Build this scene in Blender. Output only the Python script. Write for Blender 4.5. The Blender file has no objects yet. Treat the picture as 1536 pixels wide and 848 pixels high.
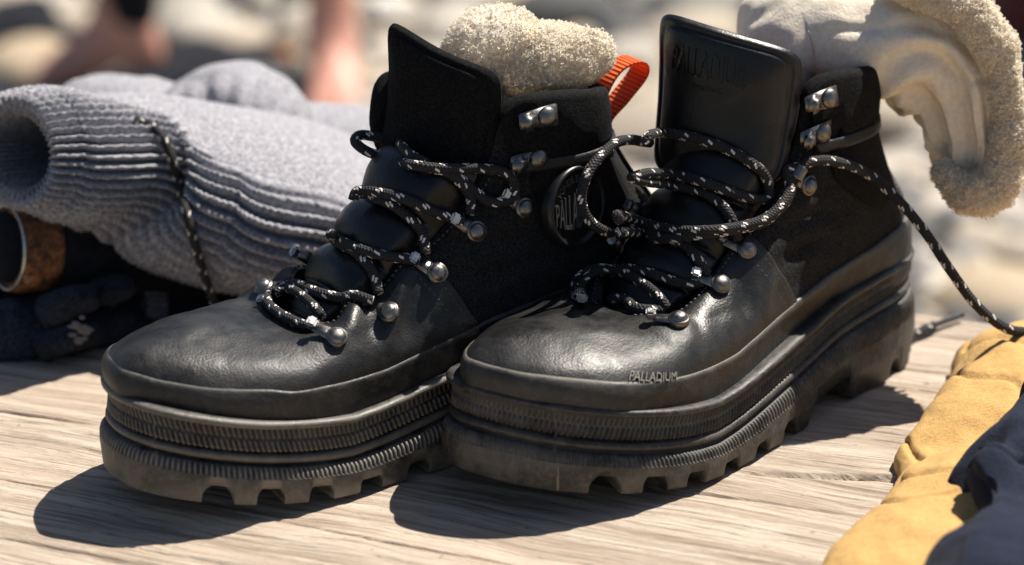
import bpy, bmesh, math, random
import numpy as np
from mathutils import Vector, Matrix
from mathutils.bvhtree import BVHTree
R_ = math.radians
random.seed(4); rng = np.random.default_rng(7)
SC = bpy.context.scene; COL = SC.collection

# ------------------------------------------------------------------ camera
FPX, PITCH, CH = 4005.82, 0.323720, 0.473172       # focal length in px of a 1536 px wide frame
cam = bpy.data.cameras.new('camera'); co = bpy.data.objects.new('camera', cam); COL.objects.link(co)
cam.sensor_width = 36; cam.lens = FPX/1536*36
co.location = (0, 0, CH); co.rotation_euler = (math.pi/2-PITCH, 0, 0)
cam.clip_start = .02; cam.clip_end = 400
cam.dof.use_dof = True; cam.dof.focus_distance = 1.225; cam.dof.aperture_fstop = 5.6
SC.camera = co
# ------------------------------------------------------------------ light
SUN_TRAVEL = Vector((-.47, -.37, -1.0)).normalized()
w = bpy.data.worlds.new('World'); SC.world = w; w.use_nodes = True
nt = w.node_tree; bg = nt.nodes['Background']; sky = nt.nodes.new('ShaderNodeTexSky'); sky.sky_type = 'NISHITA'; sky.sun_disc = False
s = -SUN_TRAVEL
sky.sun_elevation = math.asin(s.z); sky.sun_rotation = math.atan2(s.x, s.y)
nt.links.new(sky.outputs[0], bg.inputs[0]); bg.inputs[1].default_value = .05
sl = bpy.data.lights.new('sun', 'SUN'); sl.energy = 5.0; sl.angle = R_(.5); sl.color = (1, .93, .83)
so = bpy.data.objects.new('sun', sl); COL.objects.link(so); so.rotation_euler = SUN_TRAVEL.to_track_quat('-Z', 'Y').to_euler()
SC.view_settings.view_transform = 'Standard'; SC.view_settings.look = 'None'; SC.view_settings.exposure = .78; SC.view_settings.gamma = 1

# ------------------------------------------------------------------ helpers
def unit(v): return v/np.maximum(np.linalg.norm(v, axis=-1, keepdims=True), 1e-9)
def ray(px, py):
    c, s_ = math.cos(PITCH), math.sin(PITCH); a = (px-768)/FPX; b = -(py-424)/FPX
    return np.array([a, c+b*s_, -s_+b*c])
O_ = np.array([0, 0, CH])
def W(px, py, Y): Y = Y+.31; d = ray(px, py); return O_+d*(Y/d[1])          # point seen there, at world distance Y
def G(px, py, z=0.): d = ray(px, py); return O_+d*((z-CH)/d[2])  # point at height z
_perm = rng.random((64, 64, 64))
def noise(p, f=1., seed=0):
    p = np.asarray(p, float)*f+seed*7.31+1000; i = np.floor(p).astype(int); t = p-i; t = t*t*(3-2*t); o = 0
    for a in (0, 1):
        for b in (0, 1):
            for c in (0, 1):
                wgt = (t[..., 0] if a else 1-t[..., 0])*(t[..., 1] if b else 1-t[..., 1])*(t[..., 2] if c else 1-t[..., 2])
                o = o+wgt*_perm[(i[..., 0]+a) % 64, (i[..., 1]+b) % 64, (i[..., 2]+c) % 64]
    return o*2-1
def fbm(p, f, n=4, seed=0): return sum(noise(p, f*2**k, seed+k)*.5**k for k in range(n))
def cat(P, t, closed=False):
    P = np.asarray(P, float); n = len(P); t = np.atleast_1d(t)
    i = np.floor(t).astype(int)
    if not closed: i = np.clip(i, 0, n-2)
    k = t-i; k = k.reshape(k.shape+(1,)*(P.ndim-1))
    g = (lambda j: P[j % n]) if closed else (lambda j: P[np.clip(j, 0, n-1)])
    p0, p1, p2, p3 = g(i-1), g(i), g(i+1), g(i+2)
    if not closed:
        m = (i == 0).reshape(k.shape); p0 = np.where(m, 2*p1-p2, p0); m = (i == n-2).reshape(k.shape); p3 = np.where(m, 2*p2-p1, p3)
    return .5*(2*p1+(-p0+p2)*k+(2*p0-5*p1+4*p2-p3)*k*k+(-p0+3*p1-3*p2+p3)*k**3)
def curve(P, n, closed=False):                      # resampled by arc length
    P = np.asarray(P, float); m = len(P) if closed else len(P)-1
    q = cat(P, np.linspace(0, m, m*24+1), closed); d = np.r_[0, np.cumsum(np.linalg.norm(np.diff(q[:, :3], axis=0), axis=1))]
    t = np.linspace(0, d[-1], n+1)[:-1] if closed else np.linspace(0, d[-1], n)
    return np.stack([np.interp(t, d, q[:, k]) for k in range(q.shape[1])], 1)
def tag(o, label=None, cat_=None, group=None, kind=None):
    if label: o['label'] = label
    if cat_: o['category'] = cat_
    if group: o['group'] = group
    if kind: o['kind'] = kind
    return o
def link(name, me, parent=None):
    o = bpy.data.objects.new(name, me); COL.objects.link(o)
    if parent: o.parent = parent
    return o
def mesh(name, V, F, mat, parent=None, smooth=True, uv=None, col=None):
    me = bpy.data.meshes.new(name); me.from_pydata(np.asarray(V).reshape(-1, 3).tolist(), [], F if isinstance(F, list) else F.tolist())
    if uv is not None:
        l = me.uv_layers.new(name='UVMap'); idx = np.empty(len(me.loops), int); me.loops.foreach_get('vertex_index', idx)
        l.data.foreach_set('uv', np.asarray(uv).reshape(-1, 2)[idx].ravel().astype(np.float32))
    if smooth: me.polygons.foreach_set('use_smooth', [True]*len(me.polygons))
    if mat: me.materials.append(mat)
    me.update()
    return link(name, me, parent)
def gridF(nr, nc, closed=False, off=0):
    r = np.arange(nr-1)[:, None]; c = np.arange(nc if closed else nc-1)[None]
    a = r*nc+c; b = r*nc+(c+1) % nc; return (np.stack([a, b, b+nc, a+nc], -1).reshape(-1, 4)+off)
def grid(name, P, mat, parent=None, closed=False, uv=None, smooth=True):
    return mesh(name, P, gridF(P.shape[0], P.shape[1], closed), mat, parent, smooth, uv)
def gnormal(P, closed=False):
    if closed: dc = np.roll(P, -1, 1)-np.roll(P, 1, 1)
    else: dc = np.gradient(P, axis=1)
    return unit(np.cross(dc, np.gradient(P, axis=0)))
def frames(P, up=(0, 0, 1)):
    T = unit(np.gradient(P, axis=0)); N = np.zeros_like(P); n = np.cross(T[0], np.array(up, float))
    if np.linalg.norm(n) < .1: n = np.cross(T[0], [1, 0, 0])
    for i in range(len(P)):
        n = n-T[i]*(n@T[i]); n = n/np.linalg.norm(n); N[i] = n
    return T, N, np.cross(T, N)
def tube(name, P, r, mat, parent=None, n=10, cap=True, uvs=True, sq=1.):
    P = np.asarray(P, float); T, N, B = frames(P); th = np.linspace(0, 2*math.pi, n+1); r = np.broadcast_to(r, len(P))
    V = P[:, None]+r[:, None, None]*(np.cos(th)[None, :, None]*N[:, None]+np.sin(th)[None, :, None]*B[:, None]*sq)
    d = np.r_[0, np.cumsum(np.linalg.norm(np.diff(P, axis=0), axis=1))]
    uv = np.stack(np.broadcast_arrays(d[:, None]*100, (th/(2*math.pi))[None]), -1)
    F = gridF(len(P), n+1).tolist(); Vv = V.reshape(-1, 3)
    if cap: F += [list(range(n))[::-1], [(len(P)-1)*(n+1)+k for k in range(n)]]
    return mesh(name, Vv, F, mat, parent, True, uv)
class Soup:
    def __init__(s): s.V = []; s.F = []; s.n = 0
    def add(s, V, F):
        V = np.asarray(V, float).reshape(-1, 3); s.V.append(V); s.F += [[i+s.n for i in f] for f in (F if isinstance(F, list) else F.tolist())]; s.n += len(V)
    def build(s, name, mat, parent=None, smooth=True): return mesh(name, np.concatenate(s.V), s.F, mat, parent, smooth)
def ell(r=1., nu=16, nv=8, top=False):               # (half) sphere grid
    ph = np.linspace(0 if not top else 0, math.pi if not top else math.pi/2, nv+1)[:, None]; th = np.linspace(0, 2*math.pi, nu+1)[None, :-1]
    P = np.stack([np.sin(ph)*np.cos(th), np.sin(ph)*np.sin(th), np.cos(ph)+0*th], -1)*r
    return P, gridF(nv+1, nu, True)
def rbox(sx, sy, sz, r=.2, sub=2):
    bm = bmesh.new(); bmesh.ops.create_cube(bm, size=1); bmesh.ops.scale(bm, vec=(sx, sy, sz), verts=bm.verts)
    bmesh.ops.bevel(bm, geom=bm.edges[:], offset=min(sx, sy, sz)*r, segments=sub, affect='EDGES')
    V = np.array([v.co for v in bm.verts]); F = [[v.index for v in f.verts] for f in bm.faces]; bm.free(); return V, F

# ------------------------------------------------------------------ materials
class M:
    def __init__(s, name, rough=.6, col=(.5, .5, .5), metal=0, spec=.5, sheen=0):
        s.m = bpy.data.materials.new(name); s.m.use_nodes = True; s.nt = s.m.node_tree; s.b = s.nt.nodes['Principled BSDF']
        s.b.inputs['Base Color'].default_value = (*col, 1); s.b.inputs['Roughness'].default_value = rough
        s.b.inputs['Metallic'].default_value = metal; s.b.inputs['Specular IOR Level'].default_value = spec
        s.b.inputs['Sheen Weight'].default_value = sheen; s.b.inputs['Sheen Roughness'].default_value = .5; s.c = None; s.h = None
    def n(s, t, **k):
        x = s.nt.nodes.new(t)
        for a, b in k.items():
            if a.startswith('i_'): x.inputs[a[2:].replace('_', ' ')].default_value = b
            else: setattr(x, a, b)
        return x
    def l(s, a, b): s.nt.links.new(a, b)
    def coord(s, scale=(1, 1, 1), out='Object', rot=(0, 0, 0)):
        t = s.n('ShaderNodeTexCoord'); m = s.n('ShaderNodeMapping'); m.inputs['Scale'].default_value = scale; m.inputs['Rotation'].default_value = rot
        s.l(t.outputs[out], m.inputs[0]); return m.outputs[0]
    def noise(s, f, detail=4, rough=.6, scale=(1, 1, 1), dist=0, out='Object', rot=(0, 0, 0)):
        x = s.n('ShaderNodeTexNoise', i_Scale=f, i_Detail=detail, i_Roughness=rough, i_Distortion=dist); s.l(s.coord(scale, out, rot), x.inputs['Vector']); return x.outputs['Fac']
    def vor(s, f, feature='F1', scale=(1, 1, 1)):
        x = s.n('ShaderNodeTexVoronoi', i_Scale=f, feature=feature); s.l(s.coord(scale), x.inputs['Vector']); return x.outputs['Distance']
    def ramp(s, v, *st):
        x = s.n('ShaderNodeValToRGB'); e = x.color_ramp.elements
        while len(e) < len(st): e.new(.5)
        for k, (p, c) in enumerate(st):
            e[k].position = p; e[k].color = (*(c if isinstance(c, tuple) else (c, c, c)), 1)
        s.l(v, x.inputs[0]); return x.outputs[0]
    def mix(s, f, a, b, bt='MIX'):
        x = s.n('ShaderNodeMix', data_type='RGBA', blend_type=bt)
        for i, v in ((0, f), (6, a), (7, b)):
            if isinstance(v, (int, float)): x.inputs[i].default_value = v
            elif isinstance(v, tuple): x.inputs[i].default_value = (*v, 1)
            else: s.l(v, x.inputs[i])
        return x.outputs[2]
    def math(s, op, a, b=0.):
        x = s.n('ShaderNodeMath', operation=op)
        for i, v in ((0, a), (1, b)):
            if isinstance(v, (int, float)): x.inputs[i].default_value = v
            else: s.l(v, x.inputs[i])
        return x.outputs[0]
    def color(s, v): s.l(v, s.b.inputs['Base Color'])
    def rough(s, v): s.l(v, s.b.inputs['Roughness'])
    def bump(s, *hs):
        prev = None
        for h, dist, st in hs:
            x = s.n('ShaderNodeBump', i_Distance=dist, i_Strength=st); s.l(h, x.inputs['Height'])
            if prev: s.l(prev, x.inputs['Normal'])
            prev = x.outputs[0]
        s.l(prev, s.b.inputs['Normal'])

DUST = (.088, .081, .070)
def leather(name, base, r0, r1, dust, grain=.5, mott=.3):
    m = M(name, .4, spec=.42)
    n1 = m.noise(28, 6, .65); n2 = m.noise(160, 5, .7); n3 = m.noise(9, 4, .6, dist=.6)
    DUST = (.098, .094, .088)
    f = m.ramp(m.math('MULTIPLY', n1, n3), (.22, 0.), (.42, dust))
    f2 = m.ramp(n2, (.45, 0.), (.75, mott*dust))
    c = m.mix(f, base, DUST); c = m.mix(f2, c, DUST); m.color(c)
    m.rough(m.ramp(m.math('ADD', m.math('MULTIPLY', n1, .6), m.math('MULTIPLY', n2, .4)), (.35, r0), (.65, r1)))
    m.bump((m.vor(900), .00018, grain), (n2, .0004, .35), (m.noise(45, 5, .6, dist=1.2), .0014, .3))
    return m.m
LEATHER = leather('black_leather', (.0040, .0040, .0045), .34, .58, .20)
LEATHER_TONGUE = leather('padded_tongue_leather', (.003, .003, .004), .30, .44, .06, .35)
def suede(name, base, mott, f=700):
    m = M(name, .92, sheen=.0, spec=.15)
    m.color(m.mix(m.ramp(m.noise(f, 3, .7), (.40, 0.), (.66, mott)), base, (.11, .108, .105)))
    m.bump((m.noise(1500, 3, .7), .0006, .8), (m.noise(260, 4, .7), .0010, .6)); return m.m
SUEDE = suede('black_nubuck', (.007, .007, .0075), .26, 1000)
PEBBLED = suede('pebbled_black_nubuck', (.018, .018, .019), .85, 420)
COLLAR = suede('soft_collar_suede', (.003, .003, .0035), .10)
LINING = suede('black_lining', (.006, .006, .007), .1)
def rubber(name, base, dust, r=.62):
    m = M(name, r)
    n1 = m.noise(38, 7, .74, dist=.5); n2 = m.noise(300, 4, .7)
    c = m.mix(m.ramp(n1, (.43, 0.), (.60, dust)), base, DUST)
    c = m.mix(m.ramp(n2, (.5, 0.), (.8, dust*.7)), c, (.15, .135, .115)); ge = m.n('ShaderNodeNewGeometry'); c = m.mix(m.math('MULTIPLY', m.ramp(ge.outputs['Pointiness'], (.505, 0.), (.56, min(1., dust+.2))), m.ramp(n1, (.3, .35), (.6, 1.))), c, (.20, .18, .15)); m.color(c)
    m.rough(m.ramp(n1, (.35, .42), (.7, .75)))
    m.bump((n2, .0004, .5), (m.noise(90, 5, .65), .0012, .4)); return m.m
RUBBER = rubber('black_rubber', (.008, .0078, .0075), .55)
OUTSOLE = rubber('dusty_outsole_rubber', (.017, .0155, .0135), .95, .72)
RAND = rubber('rubber_rand', (.007, .007, .007), .32, .45)
def metal(name, c, r): m = M(name, r, c, 1.); m.rough(m.ramp(m.noise(500, 4, .7), (.3, r*.7), (.7, r*1.5))); m.color(m.mix(m.ramp(m.noise(260, 4, .7), (.45, 0.), (.7, .6)), c, tuple(x*.55 for x in c))); return m.m
def simple_(name, c, rr): return M(name, rr, c).m
GUN = metal('gunmetal', (.20, .19, .18), .36); STEEL = metal('worn_steel', (.5, .49, .48), .3)
BADGE = simple_('badge_rubber', (.010, .010, .010), .34)
def lace_mat():
    m = M('braided_lace', .7, spec=.3)
    t = m.n('ShaderNodeTexCoord'); sp = m.n('ShaderNodeSeparateXYZ'); m.l(t.outputs['UV'], sp.inputs[0]); x, y = sp.outputs[0], sp.outputs[1]
    tot = None
    for k, (ph, yc) in enumerate(((0., .10), (.13, .17), (.5, .60), (.63, .67), (.3, .36), (.8, .86))):
        a = m.math('FRACT', m.math('ADD', m.math('MULTIPLY', x, 1/1.15), ph))
        ina = m.math('LESS_THAN', a, .21)
        slant = m.math('ADD', yc, m.math('MULTIPLY', a, .35))
        dy = m.math('ABSOLUTE', m.math('SUBTRACT', m.math('FRACT', m.math('ADD', m.math('SUBTRACT', y, slant), 1.5)), .5))
        f = m.math('MULTIPLY', ina, m.math('LESS_THAN', dy, .040)); tot = f if tot is None else m.math('MAXIMUM', tot, f)
    m.color(m.mix(tot, (.022, .021, .022), (.78, .72, .67)))
    w1 = m.math('SINE', m.math('MULTIPLY', m.math('ADD', m.math('MULTIPLY', x, 1.), m.math('MULTIPLY', y, 1.)), 6.283*6))
    w2 = m.math('SINE', m.math('MULTIPLY', m.math('SUBTRACT', m.math('MULTIPLY', x, 1.), m.math('MULTIPLY', y, 1.)), 6.283*6))
    m.bump((m.math('MAXIMUM', w1, w2), .0005, .7)); return m.m
LACE = lace_mat()
def knit(name, c1, c2, f=420, sheen=.05, trans=0.):
    m = M(name, .95, sheen=sheen, spec=.2)
    n = m.noise(f, 5, .75); m.color(m.mix(m.ramp(n, (.35, 0.), (.65, 1.)), c1, c2)); m.bump((n, .0010, .8), (m.noise(1600, 2, .6), .0005, .6))
    if trans:
        t = m.n('ShaderNodeBsdfTranslucent'); t.inputs[0].default_value = (*c2, 1); mx = m.n('ShaderNodeMixShader'); mx.inputs[0].default_value = trans
        out = m.nt.nodes['Material Output']; m.l(m.b.outputs[0], mx.inputs[1]); m.l(t.outputs[0], mx.inputs[2]); m.l(mx.outputs[0], out.inputs[0])
    return m.m
WOOL = knit('grey_wool', (.12, .125, .16), (.50, .49, .51), 520)
CREAM = knit('cream_terry', (.82, .73, .60), (.96, .90, .79), 300, trans=.45)
CREAMJ = knit('cream_sock_jersey', (.78, .68, .54), (.92, .83, .69), 330, trans=.04)
NAVY = knit('navy_cloth', (.004, .005, .008), (.011, .013, .020), 240)
NAVYK = knit('dark_denim_knit', (.006, .008, .014), (.045, .055, .08), 500)
GREYK = knit('charcoal_rib', (.06, .065, .09), (.22, .22, .25), 500)
YEL = knit('mustard_cloth', (.52, .315, .11), (.62, .385, .145), 520)
def simple(name, c, r=.6, **k): return M(name, r, c, **k).m

# ------------------------------------------------------------------ bench
GA = R_(-23); gx = np.array([math.cos(GA), math.sin(GA)]); gy = np.array([-gx[1], gx[0]])
EDGE = G(1372, 467)[:2]@gy
def wood():
    m = M('weathered_wood', .8, spec=.25)
    def gn(f, sc, det=8, rg=.72, dist=.3):
        x = m.n('ShaderNodeTexNoise', i_Scale=f, i_Detail=det, i_Roughness=rg, i_Distortion=dist); wv = m.n('ShaderNodeTexNoise', i_Scale=5., i_Detail=3.); co_ = m.coord()
        m.l(co_, wv.inputs['Vector']); sb = m.n('ShaderNodeVectorMath', operation='SUBTRACT'); m.l(wv.outputs['Color'], sb.inputs[0]); sb.inputs[1].default_value = (.5, .5, .5)
        sc_ = m.n('ShaderNodeVectorMath', operation='MULTIPLY'); m.l(sb.outputs[0], sc_.inputs[0]); sc_.inputs[1].default_value = (0, .035, 0)
        ad = m.n('ShaderNodeVectorMath', operation='ADD'); m.l(co_, ad.inputs[0]); m.l(sc_.outputs[0], ad.inputs[1]); mp = m.n('ShaderNodeVectorMath', operation='MULTIPLY'); m.l(ad.outputs[0], mp.inputs[0]); mp.inputs[1].default_value = sc; m.l(mp.outputs[0], x.inputs['Vector']); return x.outputs['Fac']
    g1 = gn(20, (.22, 4.5, 1)); g2 = gn(90, (.14, 4.2, 1), 6, .8); g3 = gn(60, (.5, 3., 1), 5, .7); big = gn(3., (.6, 2.6, 1), 5, .6, .6)
    c = m.ramp(g1, (.30, (.22, .17, .125)), (.42, (.37, .30, .235)), (.55, (.50, .42, .34)), (.72, (.62, .54, .45)))
    c = m.mix(m.ramp(g2, (.38, .85), (.50, 0.)), c, (.17, .125, .09))
    c = m.mix(m.ramp(big, (.40, 0.), (.66, .55)), c, (.56, .43, .32))
    c = m.mix(m.ramp(g3, (.56, 0.), (.70, .35)), c, (.76, .70, .62))
    c = m.mix(m.ramp(m.noise(190, 2, .5), (.70, 0.), (.74, .5)), c, (.16, .12, .09)); m.color(c)
    m.bump((g2, .0014, .9), (g1, .0022, .8), (g3, .0010, .6)); return m.m
WOOD = wood()
bench = tag(bpy.data.objects.new('wooden_bench', None), 'pale weathered timber bench top carrying the boots, cracked along its grain', 'bench'); COL.objects.link(bench)
bench.rotation_euler = (0, 0, GA)
def slab():
    nx, ny = 300, 1000
    X = np.linspace(-.75, .70, nx); Yv = np.linspace(EDGE-.62, EDGE, ny); XX, YY = np.meshgrid(X, Yv)
    p = np.stack([XX*2.2, YY*55, 0*XX], -1); p2 = np.stack([XX*7, YY*210, 0*XX+3], -1)
    wav = .010*noise(np.stack([XX*2.5, YY*5, 0*XX], -1))
    Z = .0011*fbm(p+wav[..., None]*40, 1, 3)+.00045*noise(p2)-.0006
    for k in range(230):                                   # drying cracks
        x0 = rng.uniform(-.7, .6); L = rng.uniform(.02, .22); y0 = rng.uniform(EDGE-.6, EDGE); dep = rng.uniform(.0010, .0032)*(.5+L*2); wd = rng.uniform(.0003, .0006)
        if k < 6:
            xa, ya, L, dep, wd = [(-60, 605, .075, .004, .0006), (150, 700, .10, .003, .0006), (-90, 790, .12, .003, .0006), (330, 770, .15, .003, .0006), (-80, 700, .10, .003, .0006), (1240, 560, .12, .003, .0006)][k]; g = G(xa, ya)[:2]; x0, y0 = g@gx, g@gy
        j0, j1 = np.searchsorted(Yv, [y0-.012, y0+.012]); i0, i1 = np.searchsorted(X, [x0, x0+L]); sl_ = (slice(j0, j1), slice(i0, i1)); xs, ys = XX[sl_], YY[sl_]
        if xs.size == 0: continue
        xr = X[i0:i1]; yc = (y0+.004*noise(np.stack([xr*9+k*3.3, 0*xr+k, 0*xr], -1))+.0006*noise(np.stack([xr*90+k*3.3, 0*xr+k, 0*xr+2], -1)))[None]
        env = (np.sin(np.clip((xr-x0)/L, 0, 1)*math.pi)**.5)[None]; Z[sl_] -= dep*env*np.exp(-((ys-yc)/(wd*(.4+env)))**2)
    # the open split right of the front boot
    a = G(1100, 708)[:2]; b = G(1340, 719)[:2]; ax, ay = a@gx, a@gy; bx, by = b@gx, b@gy
    tt = (XX-ax)/(bx-ax); yc = ay+(by-ay)*tt+.0022*noise(np.stack([XX*40, 0*XX, 0*XX+5], -1))
    env = np.clip(tt*2, 0, 1)*(tt < 1.4); d = (YY-yc)
    Z += np.where((tt > 0), env*(.0016*np.exp(-np.clip(d, 0, 1)/.012)*(d > 0)-.006*np.exp(-(d/.0011)**2)), 0)
    r = np.clip((YY-(EDGE-.006))/.006, 0, 1); Z -= .006*(1-np.sqrt(np.clip(1-r*r, 0, 1)))
    P = np.stack([XX, YY, Z], -1)
    dn = lambda Q, z, d: Q*[1, 1, 0]+d+[0, 0, z]
    P = np.concatenate([dn(P[:1], -.075, [0, -.001, 0]), P, P[-1:]+[0, .001, -.01], dn(P[-1:], -.075, [0, .001, 0])])
    P = np.concatenate([dn(P[:, :1], -.075, [-.001, 0, 0]), P, dn(P[:, -1:], -.075, [.001, 0, 0])], 1)
    return grid('slab', P, WOOD, bench)
slab()
for sx in (-.5, .5):
    V, F = rbox(.10, .50, .704, .05); mesh('leg', V+[sx, EDGE-.3, -.428], F, WOOD, bench, False)

# ------------------------------------------------------------------ boot surfaces (u forward, v to the outer side, z up)
OUT = np.array([(0, 0), (.012, .028), (.045, .040), (.09, .0425), (.14, .048), (.19, .053), (.23, .055), (.265, .047), (.295, .026), (.308, -.008), (.300, -.034), (.27, -.052), (.23, -.057), (.19, -.052), (.14, -.047), (.09, -.041), (.045, -.040), (.012, -.028)])
def zs(z): z = np.asarray(z, float); return np.where(z < .06, z*.92, .0552+(z-.06)*.965)
def spring(u): return np.clip((np.asarray(u)-.19)/.12, 0, 1)**1.5*.020
HALF = [
 [(.3035, -.008, .036), (.3035, -.008, .050), (.290, -.006, .063), (.266, -.003, .070), (.240, 0, .0725), (.216, 0, .073)],
 [(.294, .020, .036), (.294, .020, .050), (.280, .017, .062), (.258, .015, .0695), (.235, .0125, .0725), (.214, .011, .0735)],
 [(.268, .0425, .036), (.268, .042, .050), (.257, .036, .062), (.240, .029, .069), (.222, .024, .073), (.206, .020, .076)],
 [(.233, .049, .036), (.234, .050, .050), (.230, .046, .062), (.218, .039, .072), (.206, .031, .079), (.193, .025, .085)],
 [(.195, .047, .036), (.195, .048, .051), (.192, .0455, .066), (.186, .039, .080), (.179, .032, .091), (.170, .026, .099)],
 [(.150, .040, .038), (.150, .042, .056), (.150, .0415, .074), (.149, .038, .091), (.147, .033, .106), (.143, .027, .118)],
 [(.115, .036, .042), (.117, .039, .063), (.119, .0385, .084), (.121, .036, .105), (.123, .033, .124), (.124, .028, .141)],
 [(.088, .035, .046), (.092, .038, .070), (.098, .0375, .096), (.105, .035, .122), (.110, .033, .145), (.113, .030, .168)],
 [(.062, .0365, .049), (.065, .038, .073), (.072, .037, .100), (.078, .036, .125), (.083, .036, .149), (.086, .035, .171)],
 [(.033, .034, .051), (.034, .0345, .074), (.040, .032, .100), (.048, .031, .124), (.054, .032, .147), (.058, .031, .168)],
 [(.011, .022, .052), (.011, .021, .075), (.016, .019, .100), (.027, .018, .124), (.036, .018, .146), (.040, .017, .165)],
 [(.003, 0, .052), (.003, 0, .075), (.008, 0, .100), (.020, 0, .124), (.031, 0, .146), (.034, 0, .162)]]
H_ = np.array(HALF); med = H_[1:11][::-1].copy(); med[..., 1] *= -1
med[..., 1] -= np.where(med[..., 0] > .2, .003, 0)*(med[..., 2] < .065); med[-1, :3, 0] += .004
CTRL = np.concatenate([H_, med]); CTRL[..., 2] = zs(CTRL[..., 2])+spring(CTRL[..., 0]); CTRL[:, :2, 1] *= [.97, .97]; CTRL[..., 0] += np.array([-.001, 0, .006, .011, .012, .012])*np.clip((.10-CTRL[..., 0])/.06, 0, 1)                     # 22 columns x 6 levels
def S(c, b):
    c, b = np.broadcast_arrays(np.asarray(c, float), np.asarray(b, float)); sh = c.shape; c = c.ravel(); b = b.ravel()*5
    cols = cat(CTRL, c, True)                         # (n,6,3)
    i = np.clip(np.floor(b).astype(int), 0, 4); k = (b-i)[:, None]; n = np.arange(len(c))
    g = lambda j: cols[n, np.clip(j, 0, 5)]
    p1, p2 = g(i), g(i+1); p0 = np.where((i == 0)[:, None], 2*p1-p2, g(i-1)); p3 = np.where((i == 4)[:, None], 2*p2-p1, g(i+2))
    P = .5*(2*p1+(-p0+p2)*k+(2*p0-5*p1+4*p2-p3)*k*k+(-p0+3*p1-3*p2+p3)*k**3)
    return P.reshape(sh+(3,))
def SN(c, b):
    e = 1e-3; b = np.clip(b, e, 1-e)
    n = unit(np.cross(S(c+e, b)-S(c-e, b), S(c, b+e)-S(c, b-e)))
    return n                                          # orientation fixed below
_s = 1. if SN(np.array(8.), np.array(.5))[1] > 0 else -1.
def crease(P, seed):                                  # walking creases and soft lumps of the leather
    u, v, z = P[..., 0], P[..., 1], P[..., 2]
    fl = np.exp(-((u-.195)/.035)**2)*np.clip((z-.060)/.012, 0, 1)
    q = np.stack([u*1.0+z*.6, v*.35, z*.4], -1)
    d = fl*(.0022*np.sin(noise(q, 55, seed)*5.5)-.0004)
    d = d+.0007*fbm(P, 42, 3, seed)*np.clip((z-.056)/.012, 0, 1)
    an = np.exp(-((u-.12)/.03)**2)*np.exp(-((z-.09)/.02)**2); d = d+an*.0012*np.sin(z*420+noise(P, 30, seed)*3)
    return d
def SP(c, b, off=0., seed=1):
    P = S(c, b); return P+_s*SN(c, b)*(off+crease(P, seed))[..., None]
def b_at_z(c, zt):                                    # level where the column reaches a height
    bs = np.linspace(0, 1, 121); Z = S(c[:, None], bs[None])[..., 2]; out = np.empty(len(c))
    for i in range(len(c)):
        zz = np.maximum.accumulate(Z[i])+bs*1e-7; out[i] = np.interp(zt[i], zz, bs)
    return out
def lift(u): return np.interp(u, [0, .06, .10, .14, .18, .21, .31], [.023, .0225, .019, .011, .004, 0, 0])
def randz(u): return spring(u)+.94*np.interp(u, [0, .05, .10, .14, .19, .24, .27, .30], [.084, .080, .073, .067, .0575, .0535, .052, .0515])

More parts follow.
